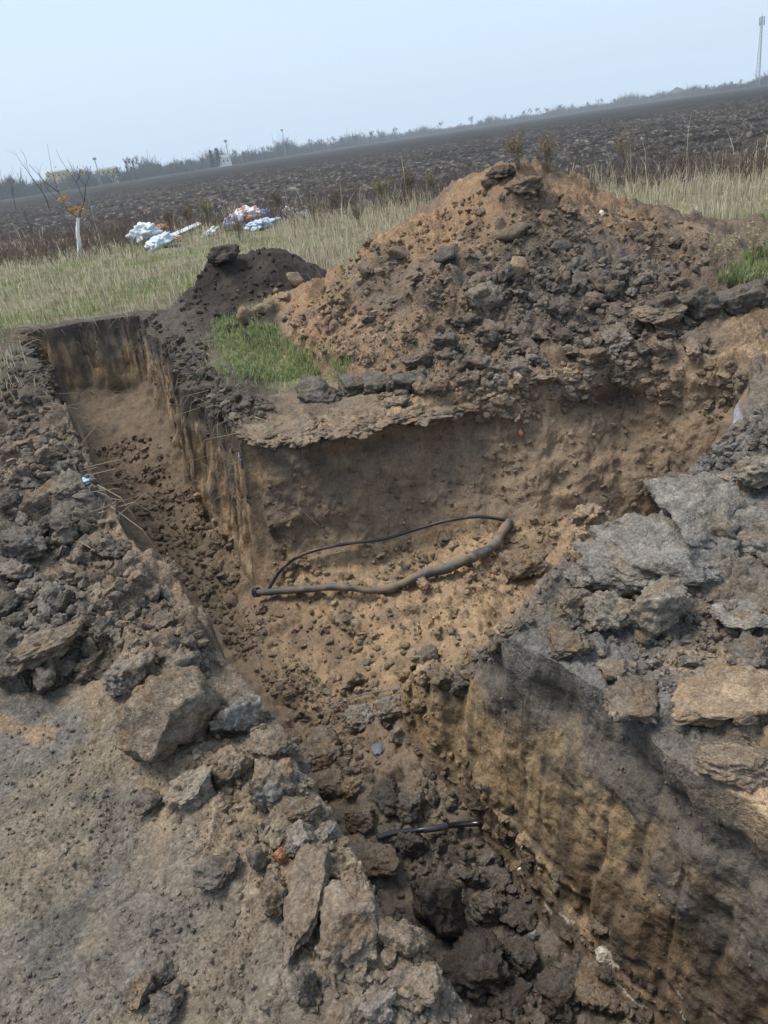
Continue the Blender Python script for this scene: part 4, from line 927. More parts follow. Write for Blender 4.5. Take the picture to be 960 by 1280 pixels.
rad = .023 + .010 * sstep(.3, .55, tt) + .004 * n2(tt * 26, tt * 0, 1, 3); rad[(tt > .43) & (tt < .47)] *= .9
pe = empty('pipe', pp[4]); pe['label'] = 'muddy grey plastic pipe bent across the sandy pit floor'; pe['category'] = 'pipe'
tube('tube', q - pp[4], rad, M_PIPE, 16, None, pe)
e0_ = q[0] - pp[4]; dv = (q[1] - q[0]) / np.linalg.norm(q[1] - q[0])
tube('open_end', np.array([e0_ - dv * .025, e0_ - dv * .02, e0_ + dv * .01]), np.array([.024, .034, .034]), M_CABLE, 16, None, pe)
cp = path([(336, 748), (352, 728), (375, 711), (405, 699), (442, 692), (482, 687), (520, 677), (560, 666), (600, 661), (638, 656)], .03, [.02, .05, .06, .05, .05, .05, .06, .06, .06, .0])
tag(tube('cable', spline(cp, 8), .011, M_CABLE, 10), 'thin black cable arched above the muddy pipe in the pit', 'cable')
cp = path([(474, 1060), (495, 1054), (520, 1051), (545, 1048), (575, 1043), (605, 1041), (625, 1034), (645, 1022)], .06)
ce = empty('cable', cp[3]); ce['label'] = 'glossy black cable crossing the near trench bottom into the right wall'; ce['category'] = 'cable'
tube('core', spline(cp, 8) - cp[3], .0125, M_CABLE2, 10, None, ce)
tube('sleeve', spline(cp[2:5], 6)[3:10] - cp[3], .0145, plain_mat('grey_sleeve', (.045, .05, .058), .4), 12, None, ce)
M_WIRE = plain_mat('galvanised_wire', (.20, .19, .18), .45, .35, 60)
def wire(px, lift, label):
    c = spline(path(px, lift), 24); t = np.arange(len(c)); ww_ = empty('wire', c[0]); ww_['label'] = label; ww_['category'] = 'wire'
    for s_ in (0, np.pi):
        off = np.stack([np.zeros(len(c)), np.cos(t * .8 + s_), np.sin(t * .8 + s_)], 1) * .0035
        tube('strand', c - c[0] + off, .0022, M_WIRE, 5, None, ww_)
wire([(405, 898), (440, 882), (470, 874), (505, 870), (538, 864), (540, 874)], .05, 'upper twisted wire across the grey clods at the pit mouth')
wire([(420, 918), (442, 901), (462, 893), (482, 896)], .05, 'lower twisted wire across the grey clods at the pit mouth')
def scrap(u, v, w_, h_, c, label, name='plastic_scrap', r=.35, cat='litter', flat=.25, seed=1, lift=.5):
    p = hit(u, v)[0]; s = px_size(p, w_) / 2; s2 = px_size(p, h_) / 2
    vv, ff = ICO[4]; vv = vv.copy(); k = fbm3(vv[:, 0], vv[:, 1], vv[:, 2], 1.9, 3, seed, .7); vv = vv * (1 + .45 * np.abs(k) - .2 * (np.abs(k) < .06))[:, None]
    o = mesh_from(name, vv * np.array([s, s2 * 1.1, s2 * flat * 2]), ff, plain_mat(name + '_' + str(seed), c, r, .25, 14)); o.location = p + np.array([0, 0, s2 * lift]); tag(o, label, cat); return o
scrap(103, 604, 21, 13, (.36, .52, .72), 'crumpled pale blue plastic wrapper on the left bank above the trench', 'plastic_wrapper', seed=2)
scrap(472, 937, 14, 18, (.11, .12, .14), 'jagged blue grey metal scrap among black crumbs in the trench', 'metal_scrap', seed=3, flat=.08, r=.6, lift=.2)
scrap(302, 579, 4, 11, (.24, .26, .30), 'small pale blade of metal stuck at the pit corner', 'metal_scrap', seed=4, flat=.9)
scrap(651, 543, 5, 7, (.38, .18, .11), 'small orange red shard in the back wall of the pit', 'brick_shard', seed=5, flat=.6, r=.9)
scrap(616, 722, 5, 4, (.55, .14, .05), 'tiny bright orange scrap beside the boulder at the pipe end', 'plastic_scrap', seed=6, flat=.6)
scrap(668, 1170, 12, 9, (.16, .17, .18), 'crumpled clear film scrap on the bottom of the near trench', 'plastic_scrap', seed=7, flat=.6)
scrap(651, 1087, 10, 4, (.7, .7, .68), 'tiny white chip at the foot of the right trench wall', 'plastic_scrap', seed=8, flat=.6)
scrap(752, 268, 5, 5, (.7, .67, .6), 'tiny white pebble high on the right side of the tall heap', 'pebble', seed=9, flat=.7, r=.9)

# ------------------------------------------------------------------ grass and weeds
def blades(name, pos, h, wd, col, mat, label, cat, lean=.45, kind='stuff', group=None):
    n = len(pos); a = rng.uniform(0, 6.28, n); b = rng.uniform(0, 6.28, n)
    side = np.stack([np.cos(a), np.sin(a), np.zeros(n)], 1) * (wd / 2)[:, None]
    ld = np.stack([np.cos(b), np.sin(b), np.zeros(n)], 1) * (h * rng.uniform(.1, 1, n) * lean)[:, None]
    up = np.zeros((n, 3)); up[:, 2] = h
    mid = pos + ld * .3 + up * .55; tip = pos + ld + up * rng.uniform(.8, 1, n)[:, None]
    base = pos - np.array([0, 0, .02])
    VV = np.stack([base - side, base + side, mid - side * .8, mid + side * .8, tip], 1).reshape(-1, 3)
    f = np.array([[0, 1, 3], [0, 3, 2], [2, 3, 4]]); FF = (f[None] + (np.arange(n) * 5)[:, None, None]).reshape(-1, 3)
    o = mesh_from(name, VV, FF, mat, np.repeat(col, 5, axis=0), smooth=False); tag(o, label, cat, group, kind); return o
def verge_mask(x, y):
    q = fields(x, y); return q
n = 130000
rr_ = np.exp(rng.uniform(np.log(5.2), np.log(34), n)); th = rng.uniform(-.62, .62, n); X = rr_ * np.sin(th); Y = rr_ * np.cos(th)
q = verge_mask(X, Y)
edge = sstep(-5, -.2, q['fd'])
ok = (q['fd'] < .8 * rng.random(n) + .1) & (q['sd'] > .12) & (q['big'] < .02) & (q['dark'] < .02) & ((q['lb'] < .3) | ((Y > 5.6) & (rng.random(n) < .35))) & ~((Y < 6.6) & (X > -.8) & (X < 3.2))
ok &= ~((q['sd'] < .5) & (rng.random(n) < .6)) & (rng.random(n) < .55 + .45 * sstep(-.2, .3, n2(X, Y, .9, 201)))
ok &= ~((X < -3.6) & (q['fd'] > -4.5) & (rng.random(n) < .75) & (Y > 13))
X, Y, q, edge = X[ok], Y[ok], {k: v[ok] for k, v in q.items()}, edge[ok]; Z = height(X, Y); n = len(X)
gp = sstep(-.1, .45, n2(X, Y, .35, 202) + .35 * n2(X, Y, 1.2, 203)) * (1 - .7 * edge)
green = rng.random(n) < (.10 + .60 * gp + .2 * sstep(0, -4, X) * (1 - edge))
DRY = 1.15 * np.array([(.36, .32, .22), (.28, .24, .165), (.43, .39, .29), (.20, .165, .12)]); GRN = np.array([(.17, .22, .08), (.21, .25, .10), (.15, .20, .07)])
cc = 1.32 * np.where(green[:, None], GRN[rng.integers(3, size=n)], DRY[rng.integers(4, size=n)]) * rng.uniform(.75, 1.2, (n, 1))
hh = np.where(green, rng.uniform(.05, .12, n), rng.uniform(.05, .20, n) * (.6 + .8 * sstep(-.3, .4, n2(X, Y, .55, 206)))) * (1 + .7 * edge) * (.7 + .5 * sstep(7, 12, np.hypot(X, Y))) * (1 + .5 * n2(X, Y, .7, 204))
hh = hh * np.where(~green & (rng.random(n) < .05), rng.uniform(1.8, 3.0, n), 1)
wd = np.clip(.0045 + .00055 * np.hypot(X, Y), .006, .02)
g_ = green
blades('dry_grass', np.stack([X, Y, Z], 1)[~g_], hh[~g_], wd[~g_], cc[~g_], M_GRASS, 'pale dry grass on the verge before the ploughed field', 'grass')
blades('green_grass', np.stack([X, Y, Z], 1)[g_], hh[g_], wd[g_], cc[g_], M_GRASS, 'green grass growing through the dry verge', 'grass')
print('verge', n, round(time.time() - T0, 1))
# the short green patch beside the pit and the tuft at the right
def patch(poly, n, label, h=(.015, .055)):
    p = poly_px(poly, n); p = p[n2(p[:, 0], p[:, 1], 2.6, 301) + .5 * n2(p[:, 0], p[:, 1], 8, 302) > rng.uniform(-.9, .25, n)]; n = len(p)
    c_ = 1.15 * np.array([(.22, .29, .10), (.29, .34, .15), (.19, .24, .09), (.42, .39, .26)])[rng.integers(4, size=n)] * rng.uniform(.8, 1.2, (n, 1))
    blades('grass_patch', p, rng.uniform(*h, n), np.full(n, .007), c_, M_GRASS, label, 'grass', .7)
patch([(262, 402), (300, 392), (345, 410), (385, 445), (402, 468), (350, 478), (300, 472), (275, 440)], 9000, 'bright green grass patch between the dark heap and the pit rim')
patch([(245, 440), (262, 395), (310, 385), (370, 415), (440, 450), (430, 478), (350, 490), (285, 482)], 1500, 'sparse green blades around the bright grass patch')
patch([(412, 455), (438, 440), (445, 460), (425, 470)], 260, 'tiny green tuft right of the bright grass patch')
patch([(895, 352), (935, 318), (990, 300), (990, 345), (930, 358)], 2600, 'green grass at the right edge above the dark slabs', (.03, .10))
patch([(252, 455), (275, 452), (290, 470), (262, 468)], 160, 'few green blades at the rim of the long arm')

def twig_geo(segs, sides=3):
    """segs: list of (p0, p1, r0, r1)"""
    a = np.array([s[0] for s in segs]); b = np.array([s[1] for s in segs]); r0 = np.array([s[2] for s in segs]); r1 = np.array([s[3] for s in segs])
    t = b - a; t /= np.linalg.norm(t, axis=1)[:, None] + 1e-9
    h = np.where(np.abs(t[:, 2:3]) > .9, np.array([[1., 0, 0]]), np.array([[0, 0, 1.]])); u = np.cross(t, h); u /= np.linalg.norm(u, axis=1)[:, None]; w_ = np.cross(t, u)
    th = np.linspace(0, 2 * np.pi, sides, endpoint=False); n = len(a)
    ring = np.cos(th)[None, :, None] * u[:, None] + np.sin(th)[None, :, None] * w_[:, None]
    VV = np.concatenate([a[:, None] + ring * r0[:, None, None], b[:, None] + ring * r1[:, None, None]], 1)
    f = np.array([[j, (j + 1) % sides, sides + (j + 1) % sides, sides + j] for j in range(sides)])
    return VV.reshape(-1, 3), (f[None] + (np.arange(n) * 2 * sides)[:, None, None]).reshape(-1, 4)
def grow(r, p, d, L, rad, depth, out, spread=.6, kids=3, up=.15, taper=.62, seg=3):
    q = np.array(p, float); d = np.array(d, float)
    for i in range(seg):
        d = d + r.normal(size=3) * .10 + np.array([0, 0, up * .3]); d /= np.linalg.norm(d)
        e = q + d * L / seg; r1 = rad * (1 - .45 * (i + 1) / seg); out.append((q, e, rad * (1 - .45 * i / seg), r1)); q = e
        if depth > 0 and i >= (1 if depth > 1 else 0):
            for _ in range(kids if i == seg - 1 else max(1, kids - 1)):
                s = r.normal(size=3) * spread; nd = d + s + np.array([0, 0, up]); nd /= np.linalg.norm(nd)
                grow(r, q, nd, L * taper * r.uniform(.7, 1.1), r1 * .65, depth - 1, out, spread, kids, up, taper, seg)
def weed(u, v, hpx, label, colr, seed, n=7, name='dry_weed', seeds=True, loc=None):
    p = hit(u, v)[0] if loc is None else np.array(loc); h = px_size(p, hpx); r = np.random.default_rng(seed)
    root = empty(name, p); tag(root, label, 'weed', 'dry weeds standing on the verge')
    segs = []; heads = []
    for i in range(n):
        d = np.array([r.normal() * .22, r.normal() * .22, 1]); grow(r, (r.normal() * .004, r.normal() * .004, -.03), d / np.linalg.norm(d), h * r.uniform(.45, .62), max(.004, h * .007), 2, segs, .35, 2, .25, .5, 3)
    VV, FF = twig_geo(segs); c_ = np.array(colr); mesh_from('stem', VV, FF, M_TWIG, np.tile(c_, (len(VV), 1)) * r.uniform(.8, 1.2, (len(VV), 1)), True, root)
    ends = np.array([s[1] for s in segs])[r.random(len(segs)) < .6]; m_ = len(ends)
    if m_:
        k = np.repeat(ends, 3, axis=0) + r.normal(size=(m_ * 3, 3)) * h * .02; n_ = len(k); s = h * .022
        tri = k[:, None] + r.normal(size=(n_, 3, 3)) * s
        mesh_from('seed_heads', tri.reshape(-1, 3), np.arange(n_ * 3).reshape(-1, 3), M_GRASS, np.tile(c_ * 1.25, (n_ * 3, 1)) * r.uniform(.7, 1.2, (n_ * 3, 1)), False, root)['kind'] = 'stuff'
GB = (.20, .165, .12); BRW = (.14, .105, .075); OLV = (.17, .165, .07)
for i, (u, v, hp, lab, c_) in enumerate([
    (648, 212, 52, 'tall dry weed right behind the peak of the tall heap', GB), (684, 216, 48, 'dry weed right of the one behind the peak', GB), (780, 212, 44, 'lone thin dry weed right of the heap peak', GB),
    (480, 258, 38, 'bushy olive weed left of the heap behind the verge', OLV), (512, 254, 42, 'bushy brown weed touching the left silhouette of the heap', BRW), (545, 248, 36, 'greyish weed closest to the left side of the peak', GB),
    (425, 268, 34, 'brown weed right of the pale bags', BRW), (350, 268, 30, 'brown weed behind the bags with red print', BRW), (238, 288, 34, 'brown weed between the two bag piles', BRW), (262, 280, 30, 'olive weed left of the bags with red print', OLV),
    (215, 290, 30, 'brown weed behind the left bag pile', BRW), (850, 222, 34, 'grey dry weed on the right verge by the field', GB), (905, 218, 30, 'grey dry weed near the right end of the verge', GB),
    (905, 345, 60, 'pale dry weed at the right foot of the tall heap', (.32, .27, .18)), (940, 330, 56, 'pale dry weed at the right edge over green grass', (.32, .27, .18)),
    (395, 282, 34, 'straw coloured weed below the rightmost pale bag', GB), (448, 285, 32, 'straw coloured weed between bags and heap', GB), (300, 300, 30, 'straw coloured weed above the dark heap', GB)]):
    weed(u, v, hp, lab, c_, 60 + i, 9)
# uncountable brushwood along the field edge and at the left
n = 2600
k = rng.random(n); px_ = np.where(k < .42, rng.uniform(-20, 190, n), rng.uniform(-20, 985, n)); base = np.interp(px_, [0, 190, 520, 960], [322, 296, 252, 214]) + rng.normal(0, 5, n) - (k < .42) * rng.uniform(-12, 22, n)
bp_ = at(px_, base); bp_ = np.stack([bp_[0], bp_[1], height(bp_[0], bp_[1])], 1)
segs = []; cs = []
BR = [(.13, .095, .085), (.10, .08, .07), (.19, .14, .10), (.15, .105, .10)]
for i in range(n):
    h = rng.uniform(.15, .55) * (1.0 if k[i] >= .42 else .7); d = np.array([rng.normal() * .35, rng.normal() * .35, 1]); e = bp_[i] + d * h * .5; c0 = BR[rng.integers(4)]
    segs.append((bp_[i] - [0, 0, .03], e, .007, .006)); cs.append(c0)
    for _ in range(4):
        segs.append((e - d * h * rng.uniform(0, .3), e + d * h * .4 + rng.normal(size=3) * h * .25, .006, .003)); cs.append(c0)
VV, FF = twig_geo(segs); tag(mesh_from('brushwood', VV, FF, M_TWIG, np.repeat(np.array(cs), 6, axis=0)), 'dead brown brushwood along the edge of the ploughed field', 'weeds', kind='stuff')
# root fibres hanging over the rims of the long arm
n = 900; a = np.concatenate([P[7:11], P[11:17]]); segs = []; cs = []
jj = np.where(np.arange(n) % 3 > 0, rng.integers(11, 16, n), rng.integers(8, 12, n)); bb = P[jj] + (P[jj + 1] - P[jj]) * rng.random((n, 1)) + rng.normal(size=(n, 2)) * .14; zz = height(bb[:, 0], bb[:, 1])
for i in range(n):
    p0 = np.array([bb[i, 0], bb[i, 1], zz[i] + .02])
    L = rng.uniform(.05, .26); d = np.array([rng.normal(), rng.normal(), rng.uniform(-.9, .5)]); d /= np.linalg.norm(d); p1 = p0 + d * L; p2 = p1 + (d * .5 + np.array([0, 0, -.6])) * L * .8
    c0 = [(.24, .19, .12), (.15, .12, .085), (.30, .25, .17)][rng.integers(3)]
    segs += [(p0, p1, .0028, .0022), (p1, p2, .0022, .001)]; cs += [c0, c0]
VV, FF = twig_geo(segs); tag(mesh_from('root_fibres', VV, FF, M_TWIG, np.repeat(np.array(cs), 6, axis=0)), 'dry root fibres hanging over the rim of the long arm', 'roots', kind='stuff')
print('weeds', round(time.time() - T0, 1))

# ------------------------------------------------------------------ young tree with whitewashed trunk, saplings
b0 = at(100, 319); b0[2] = float(height(b0[:1], b0[1:2])[0])
tr = empty('young_tree', b0); tag(tr, 'young tree with whitewashed trunk and few orange leaves left of the bags', 'tree')
sc_ = px_size(b0, 1.0)
def loc(u, v): return at_y(u, v, b0[1]) - b0
tk = spline([loc(100, 322), loc(99, 305), loc(97, 288), loc(98, 272)], 6)
tube('trunk', tk, np.linspace(.062, .040, len(tk)), plain_mat('whitewash', (.72, .73, .74), .9, .12, 8), 10, None, tr)
segs = []; r = np.random.default_rng(4)
def poly_seg(pts, r0, r1):
    pts = [np.array(p) for p in pts]
    for i in range(len(pts) - 1): segs.append((pts[i], pts[i + 1], r0 + (r1 - r0) * i / (len(pts) - 1), r0 + (r1 - r0) * (i + 1) / (len(pts) - 1)))
def l3(u, v, dy=0): q_ = loc(u, v); q_[1] += dy; return q_
poly_seg([l3(98, 273), l3(104, 252, .1), l3(92, 228, .2), l3(80, 212, .25), l3(70, 198, .3), l3(65, 186, .3)], .011, .003)
poly_seg([l3(98, 273), l3(88, 262, -.2), l3(78, 240, -.3), l3(70, 215, -.3), l3(64, 180, -.3)], .009, .003)
poly_seg([l3(104, 252, .1), l3(107, 232), l3(98, 222), l3(100, 210)], .012, .005); poly_seg([l3(92, 228, .2), l3(100, 214, .3), l3(104, 208, .3)], .010, .005)
poly_seg([l3(78, 240, -.3), l3(62, 226, -.4), l3(45, 205, -.5)], .010, .005); poly_seg([l3(88, 262, -.2), l3(70, 250, .2), l3(55, 238, .3), l3(42, 215, .3)], .012, .005)
poly_seg([l3(107, 232), l3(110, 222, .1), l3(108, 212, .1)], .008, .004)
VV, FF = twig_geo(segs, 5); mesh_from('branch', VV, FF, M_TWIG, np.tile((.075, .065, .06), (len(VV), 1)), True, tr)
lp = [(95, 262, 40, 5), (79, 247, 22, 4), (100, 211, 7, 4), (74, 230, 4, 4), (60, 212, 3, 4), (102, 270, 8, 4)]; T = []; lc_ = []
for u, v, n_, s_ in lp:
    for _ in range(n_):
        c_ = l3(u + r.normal() * s_, v + r.normal() * s_ * .8, r.normal() * .12); e1_ = r.normal(size=3) * .03; e2_ = r.normal(size=3) * .03
        T += [c_ - e1_, c_ + e2_, c_ + e1_, c_ - e2_]; lc_ += [np.array([(.44, .27, .10), (.40, .28, .13), (.45, .32, .17), (.30, .17, .09)][r.integers(4)])] * 4
o = mesh_from('leaves', np.array(T), np.arange(len(T)).reshape(-1, 4), M_GRASS, np.array(lc_), False, tr); o['kind'] = 'stuff'
for i, (u0, v0, u1, v1, lab) in enumerate([(44, 306, 36, 268, 'dark leafless sapling left of the young tree'), (82, 314, 81, 294, 'short dark stake just left of the whitewashed trunk'), (62, 262, 48, 200, 'thin bare sapling behind the young tree on its left'), (20, 262, 14, 225, 'thin bare sapling at the far left')]):
    p = at(u0, v0); p[2] = float(height(p[:1], p[1:2])[0]); tp = at_y(u1, v1, p[1]); ro = empty('sapling', p); tag(ro, lab, 'sapling'); out = []
    d = tp - p; L = np.linalg.norm(d); grow(np.random.default_rng(70 + i), (0, 0, -.05), d / L, L * .8, max(.014, .012 * L), 0 if i == 1 else 2, out, .45, 2, .2, .5, 4)
    st = [s for s in out[:4]]; VV, FF = twig_geo(out[:1] if i == 1 else out[:2], 5); mesh_from('trunk', VV, FF, M_TWIG, np.tile((.05, .042, .04), (len(VV), 1)), True, ro)
    VV, FF = twig_geo(out[1:] if i == 1 else out[2:]); mesh_from('branch', VV, FF, M_TWIG, np.tile((.06, .05, .048), (len(VV), 1)), True, ro)

# ------------------------------------------------------------------ dumped rubbish bags
def bag(u, v, w_, h_, c, label, seed, v0=None, spots=None):
    p = hit(u, v + h_ * .5)[0]; sx = px_size(p, w_) / 2; sz = px_size(p, h_) / 2; r = np.random.default_rng(seed); o3 = r.uniform(0, 50, 3)
    vv, ff = ICO[5]; vv = vv.copy(); q_ = vv + o3
    k = np.abs(fbm3(q_[:, 0], q_[:, 1], q_[:, 2], 1.2, 2, seed, .6)) * 1.5 + np.abs(fbm3(q_[:, 0], q_[:, 1], q_[:, 2], 3.6, 3, seed + 5, .6)) * .24; vv = vv * (.72 + .5 * k)[:, None]; vv[:, 2] = np.maximum(vv[:, 2], -.45)
    cc = np.tile(np.array(c), (len(vv), 1)) * (1 + .12 * n3(q_[:, 0], q_[:, 1], q_[:, 2], 3, 2))[:, None]
    if spots is not None: cc = mix(cc, np.array(spots), sstep(.12, .2, n3(q_[:, 0], q_[:, 1], q_[:, 2], 2.6, 9)))
    o = mesh_from('rubbish_bag', vv * np.array([sx * 1.12, sx * .8, sz * 1.0]), ff, M_BAG, cc); o.location = p + np.array([0, 0, sz * .7]); o.rotation_euler = (0, r.normal() * .15, r.uniform(-.6, .6)); tag(o, label, 'rubbish bag', 'dumped rubbish bags')
M_BAG = leaf_mat('thin_plastic', .2)
bag(182, 290, 34, 26, (.66, .72, .76), 'pale white blue rubbish bag on the left of the left pile', 1); bag(203, 300, 34, 20, (.60, .68, .76), 'pale blue rubbish bag at the front of the left pile', 2); bag(205, 286, 20, 12, (.62, .33, .20), 'orange rubbish bag on top of the left pile', 3)
bag(215, 292, 10, 8, (.10, .16, .34), 'small dark blue bag in the left pile', 4); bag(222, 297, 14, 9, (.55, .40, .29), 'small tan bag at the right end of the left pile', 5)
bag(312, 267, 38, 20, (.72, .71, .70), 'white rubbish bag with red print topping the middle pile', 6, None, (.50, .26, .24)); bag(331, 268, 18, 14, (.28, .46, .72), 'blue rubbish bag right in the middle pile', 7); bag(328, 279, 36, 15, (.50, .60, .72), 'pale blue crinkled bag at the foot of the middle pile', 8)
bag(293, 277, 22, 22, (.45, .50, .60), 'grey blue bag at the left of the middle pile', 9, None, (.40, .28, .30)); bag(362, 264, 15, 13, (.66, .72, .76), 'pale bag leftmost of the right pile', 10); bag(377, 268, 14, 9, (.36, .36, .40), 'grey bag in the middle of the right pile', 11); bag(389, 267, 14, 11, (.66, .68, .72), 'pale bag rightmost of the right pile', 12); bag(341, 262, 9, 6, (.62, .28, .12), 'small orange scrap bag between the middle and right piles', 13); bag(262, 291, 22, 8, (.58, .60, .60), 'flat pale sheet bundle between the left and middle piles', 14)
pa = at(188, 316); pb = at(252, 289); pa[2] = .16; pb[2] = .22
dv = pb - pa; Lp = np.linalg.norm(dv); bm = bmesh.new(); bmesh.ops.create_cube(bm, size=1.0); bmesh.ops.scale(bm, vec=(Lp, .12, .025), verts=bm.verts); bmesh.ops.bevel(bm, geom=bm.edges[:], offset=.005, segments=1)
me = bpy.data.meshes.new('plank'); bm.to_mesh(me); bm.free(); o = bpy.data.objects.new('plank', me); COL.objects.link(o); me.materials.append(plain_mat('weathered_white', (.6, .6, .58), .8, .2, 6)); o.location = (pa + pb) / 2; o.rotation_euler = (.5, -math.asin(dv[2] / Lp), math.atan2(dv[1], dv[0])); tag(o, 'long pale plank lying in the dry grass right of the left bag pile', 'plank')
print('bags', round(time.time() - T0, 1))

# ------------------------------------------------------------------ far things: woods, houses, tower, waste tip
def far_at(u, Y):
    """foot of something that stands on the field at distance Y below column u of the photo"""
    lo, hi = 0.0, 400.0
    for _ in range(40):
        mid = (lo + hi) / 2; p = at_y(u, mid, Y)
        if p[2] > 0: lo = mid
        else: hi = mid
    p = at_y(u, lo, Y); p[2] = 0; return p, lo
TREES = []
for i in range(7):
    out = []; grow(np.random.default_rng(300 + i), (0, 0, 0), (0, 0, 1), .52, .024, 3, out, .55, 3, .22, .62, 3)
    t_s = out[:2]; VV, FF = twig_geo(t_s, 5); a_ = mesh_from('trunk', VV, FF, M_TWIG, np.tile((.06, .055, .05), (len(VV), 1)))
    o2 = [(s[0], s[1], max(s[2], .006), max(s[3], .005)) for s in out[2:]]
    VV, FF = twig_geo(o2); VV[:, 2] = np.clip(VV[:, 2], 0, 1.4); c_ = mesh_from('crown', VV, FF, M_TWIG, np.tile((.085, .075, .068), (len(VV), 1)))
    TREES.append((a_.data, c_.data)); bpy.data.objects.remove(a_); bpy.data.objects.remove(c_)
r = np.random.default_rng(12)
spots = [(u, 420, r.uniform(9, 14)) for u in (4, 18, 33, 48, 100, 112, 118, 152, 163, 172)] + [(u, 520, r.uniform(8, 12)) for u in (186, 198, 205, 214, 228, 240, 252, 296, 308, 318)] + [(u, 640, r.uniform(9, 13)) for u in (330, 341, 352, 359, 372, 390, 402, 418, 430, 447, 462, 478, 496)] \
    + [(u, 900, r.uniform(9, 15)) for u in (512, 530, 552, 575, 590, 602, 612, 622, 633, 640, 655, 663, 672, 684, 700, 716, 733, 752, 770, 790)] + [(u, 640, r.uniform(6, 9)) for u in (866, 880, 892, 903, 915, 926, 938, 958)]
for u, Y, h in spots:
    p, vv_ = far_at(u, Y + r.uniform(-15, 15)); i = r.integers(7); ro = empty('bare_tree', p, r.uniform(0, 6.28)); ro.scale = (h * .8, h * .8, h * .72)
    zone_ = 'in the left part of the far tree line' if u < 180 else 'in the far tree line between the yellow and white houses' if u < 330 else 'in the middle of the far tree line' if u < 500 else 'in the thin far row behind the heap' if u < 800 else 'beside the lattice tower'
    tag(ro, 'bare hazy tree standing out ' + zone_, 'tree', 'bare trees ' + zone_)
    for nm, me in (('trunk', TREES[i][0]), ('crown', TREES[i][1])):
        c_ = bpy.data.objects.new(nm, me); COL.objects.link(c_); c_.parent = ro
# the mass of the wood
segs = []; 
for u in np.arange(-40, 1005, 1.1):
    Y = np.interp(u, [0, 180, 330, 500, 800, 960], [470, 540, 680, 950, 950, 670]) + r.uniform(0, 60); p, _ = far_at(u, Y)
    hm = np.interp(u, [0, 60, 180, 330, 480, 560, 700, 830, 880, 960], [13, 12, 12, 14, 13, 8, 10, 12, 8, 9]); h = hm * r.uniform(.5, 1.0) * (.8 + .35 * math.sin(u * .11) * math.sin(u * .037 + 1))
    for _ in range(13):
        q_ = p + np.array([r.normal() * 1.3, r.normal() * 3, 0]); d = np.array([r.normal() * .25, r.normal() * .25, 1]); hh_ = h * r.uniform(.3, .8)
        segs.append((q_, q_ + d * hh_, .26, .16))
        for _ in range(2): segs.append((q_ + d * hh_ * r.uniform(.4, 1), q_ + d * hh_ + np.array([r.normal(), r.normal(), abs(r.normal())]) * h * .22, .15, .08))
VV, FF = twig_geo(segs); tag(mesh_from('far_wood', VV, FF, M_TWIG, np.tile((.075, .067, .062), (len(VV), 1))), 'hazy belt of bare woodland along the horizon', 'wood', kind='stuff')
# firs by the white house
def cone_tree(u, Y, h, label):
    p, _ = far_at(u, Y); ro = empty('fir_tree', p); tag(ro, label, 'tree', 'dark firs by the white house'); mesh_from('trunk', *twig_geo([(np.zeros(3), np.array([0, 0, h]), .25, .05)], 5), M_TWIG, np.tile((.05, .04, .035), (10, 1)), True, ro)
    rr2 = np.random.default_rng(int(u)); n_ = 420; t = rr2.random(n_) ** .8; a = rr2.uniform(0, 6.28, n_); R_ = (1 - t) * h * .17 + .2; c_ = np.stack([np.cos(a) * R_ * rr2.uniform(.3, 1, n_), np.sin(a) * R_ * rr2.uniform(.3, 1, n_), .8 + t * (h - .9)], 1)
    tri = c_[:, None] + rr2.normal(size=(n_, 3, 3)) * np.array([.45, .45, .3]); mesh_from('crown', tri.reshape(-1, 3), np.arange(n_ * 3).reshape(-1, 3), M_TWIG, np.tile((.03, .045, .03), (n_ * 3, 1)), False, ro)
cone_tree(267, 500, 9.5, 'left one of the dark firs beside the white house'); cone_tree(275, 500, 10, 'right one of the dark firs beside the white house')
def boxm(name, x0, x1, y0, y1, z0, z1, mat, parent):
    bm = bmesh.new(); bmesh.ops.create_cube(bm, size=1.0)
    for v_ in bm.verts: v_.co = Vector(((x0 + x1) / 2 + v_.co.x * (x1 - x0), (y0 + y1) / 2 + v_.co.y * (y1 - y0), (z0 + z1) / 2 + v_.co.z * (z1 - z0)))
    bmesh.ops.bevel(bm, geom=bm.edges[:], offset=.02, segments=1)
    me = bpy.data.meshes.new(name); bm.to_mesh(me); bm.free(); me.materials.append(mat); o = bpy.data.objects.new(name, me); COL.objects.link(o); o.parent = parent; return o
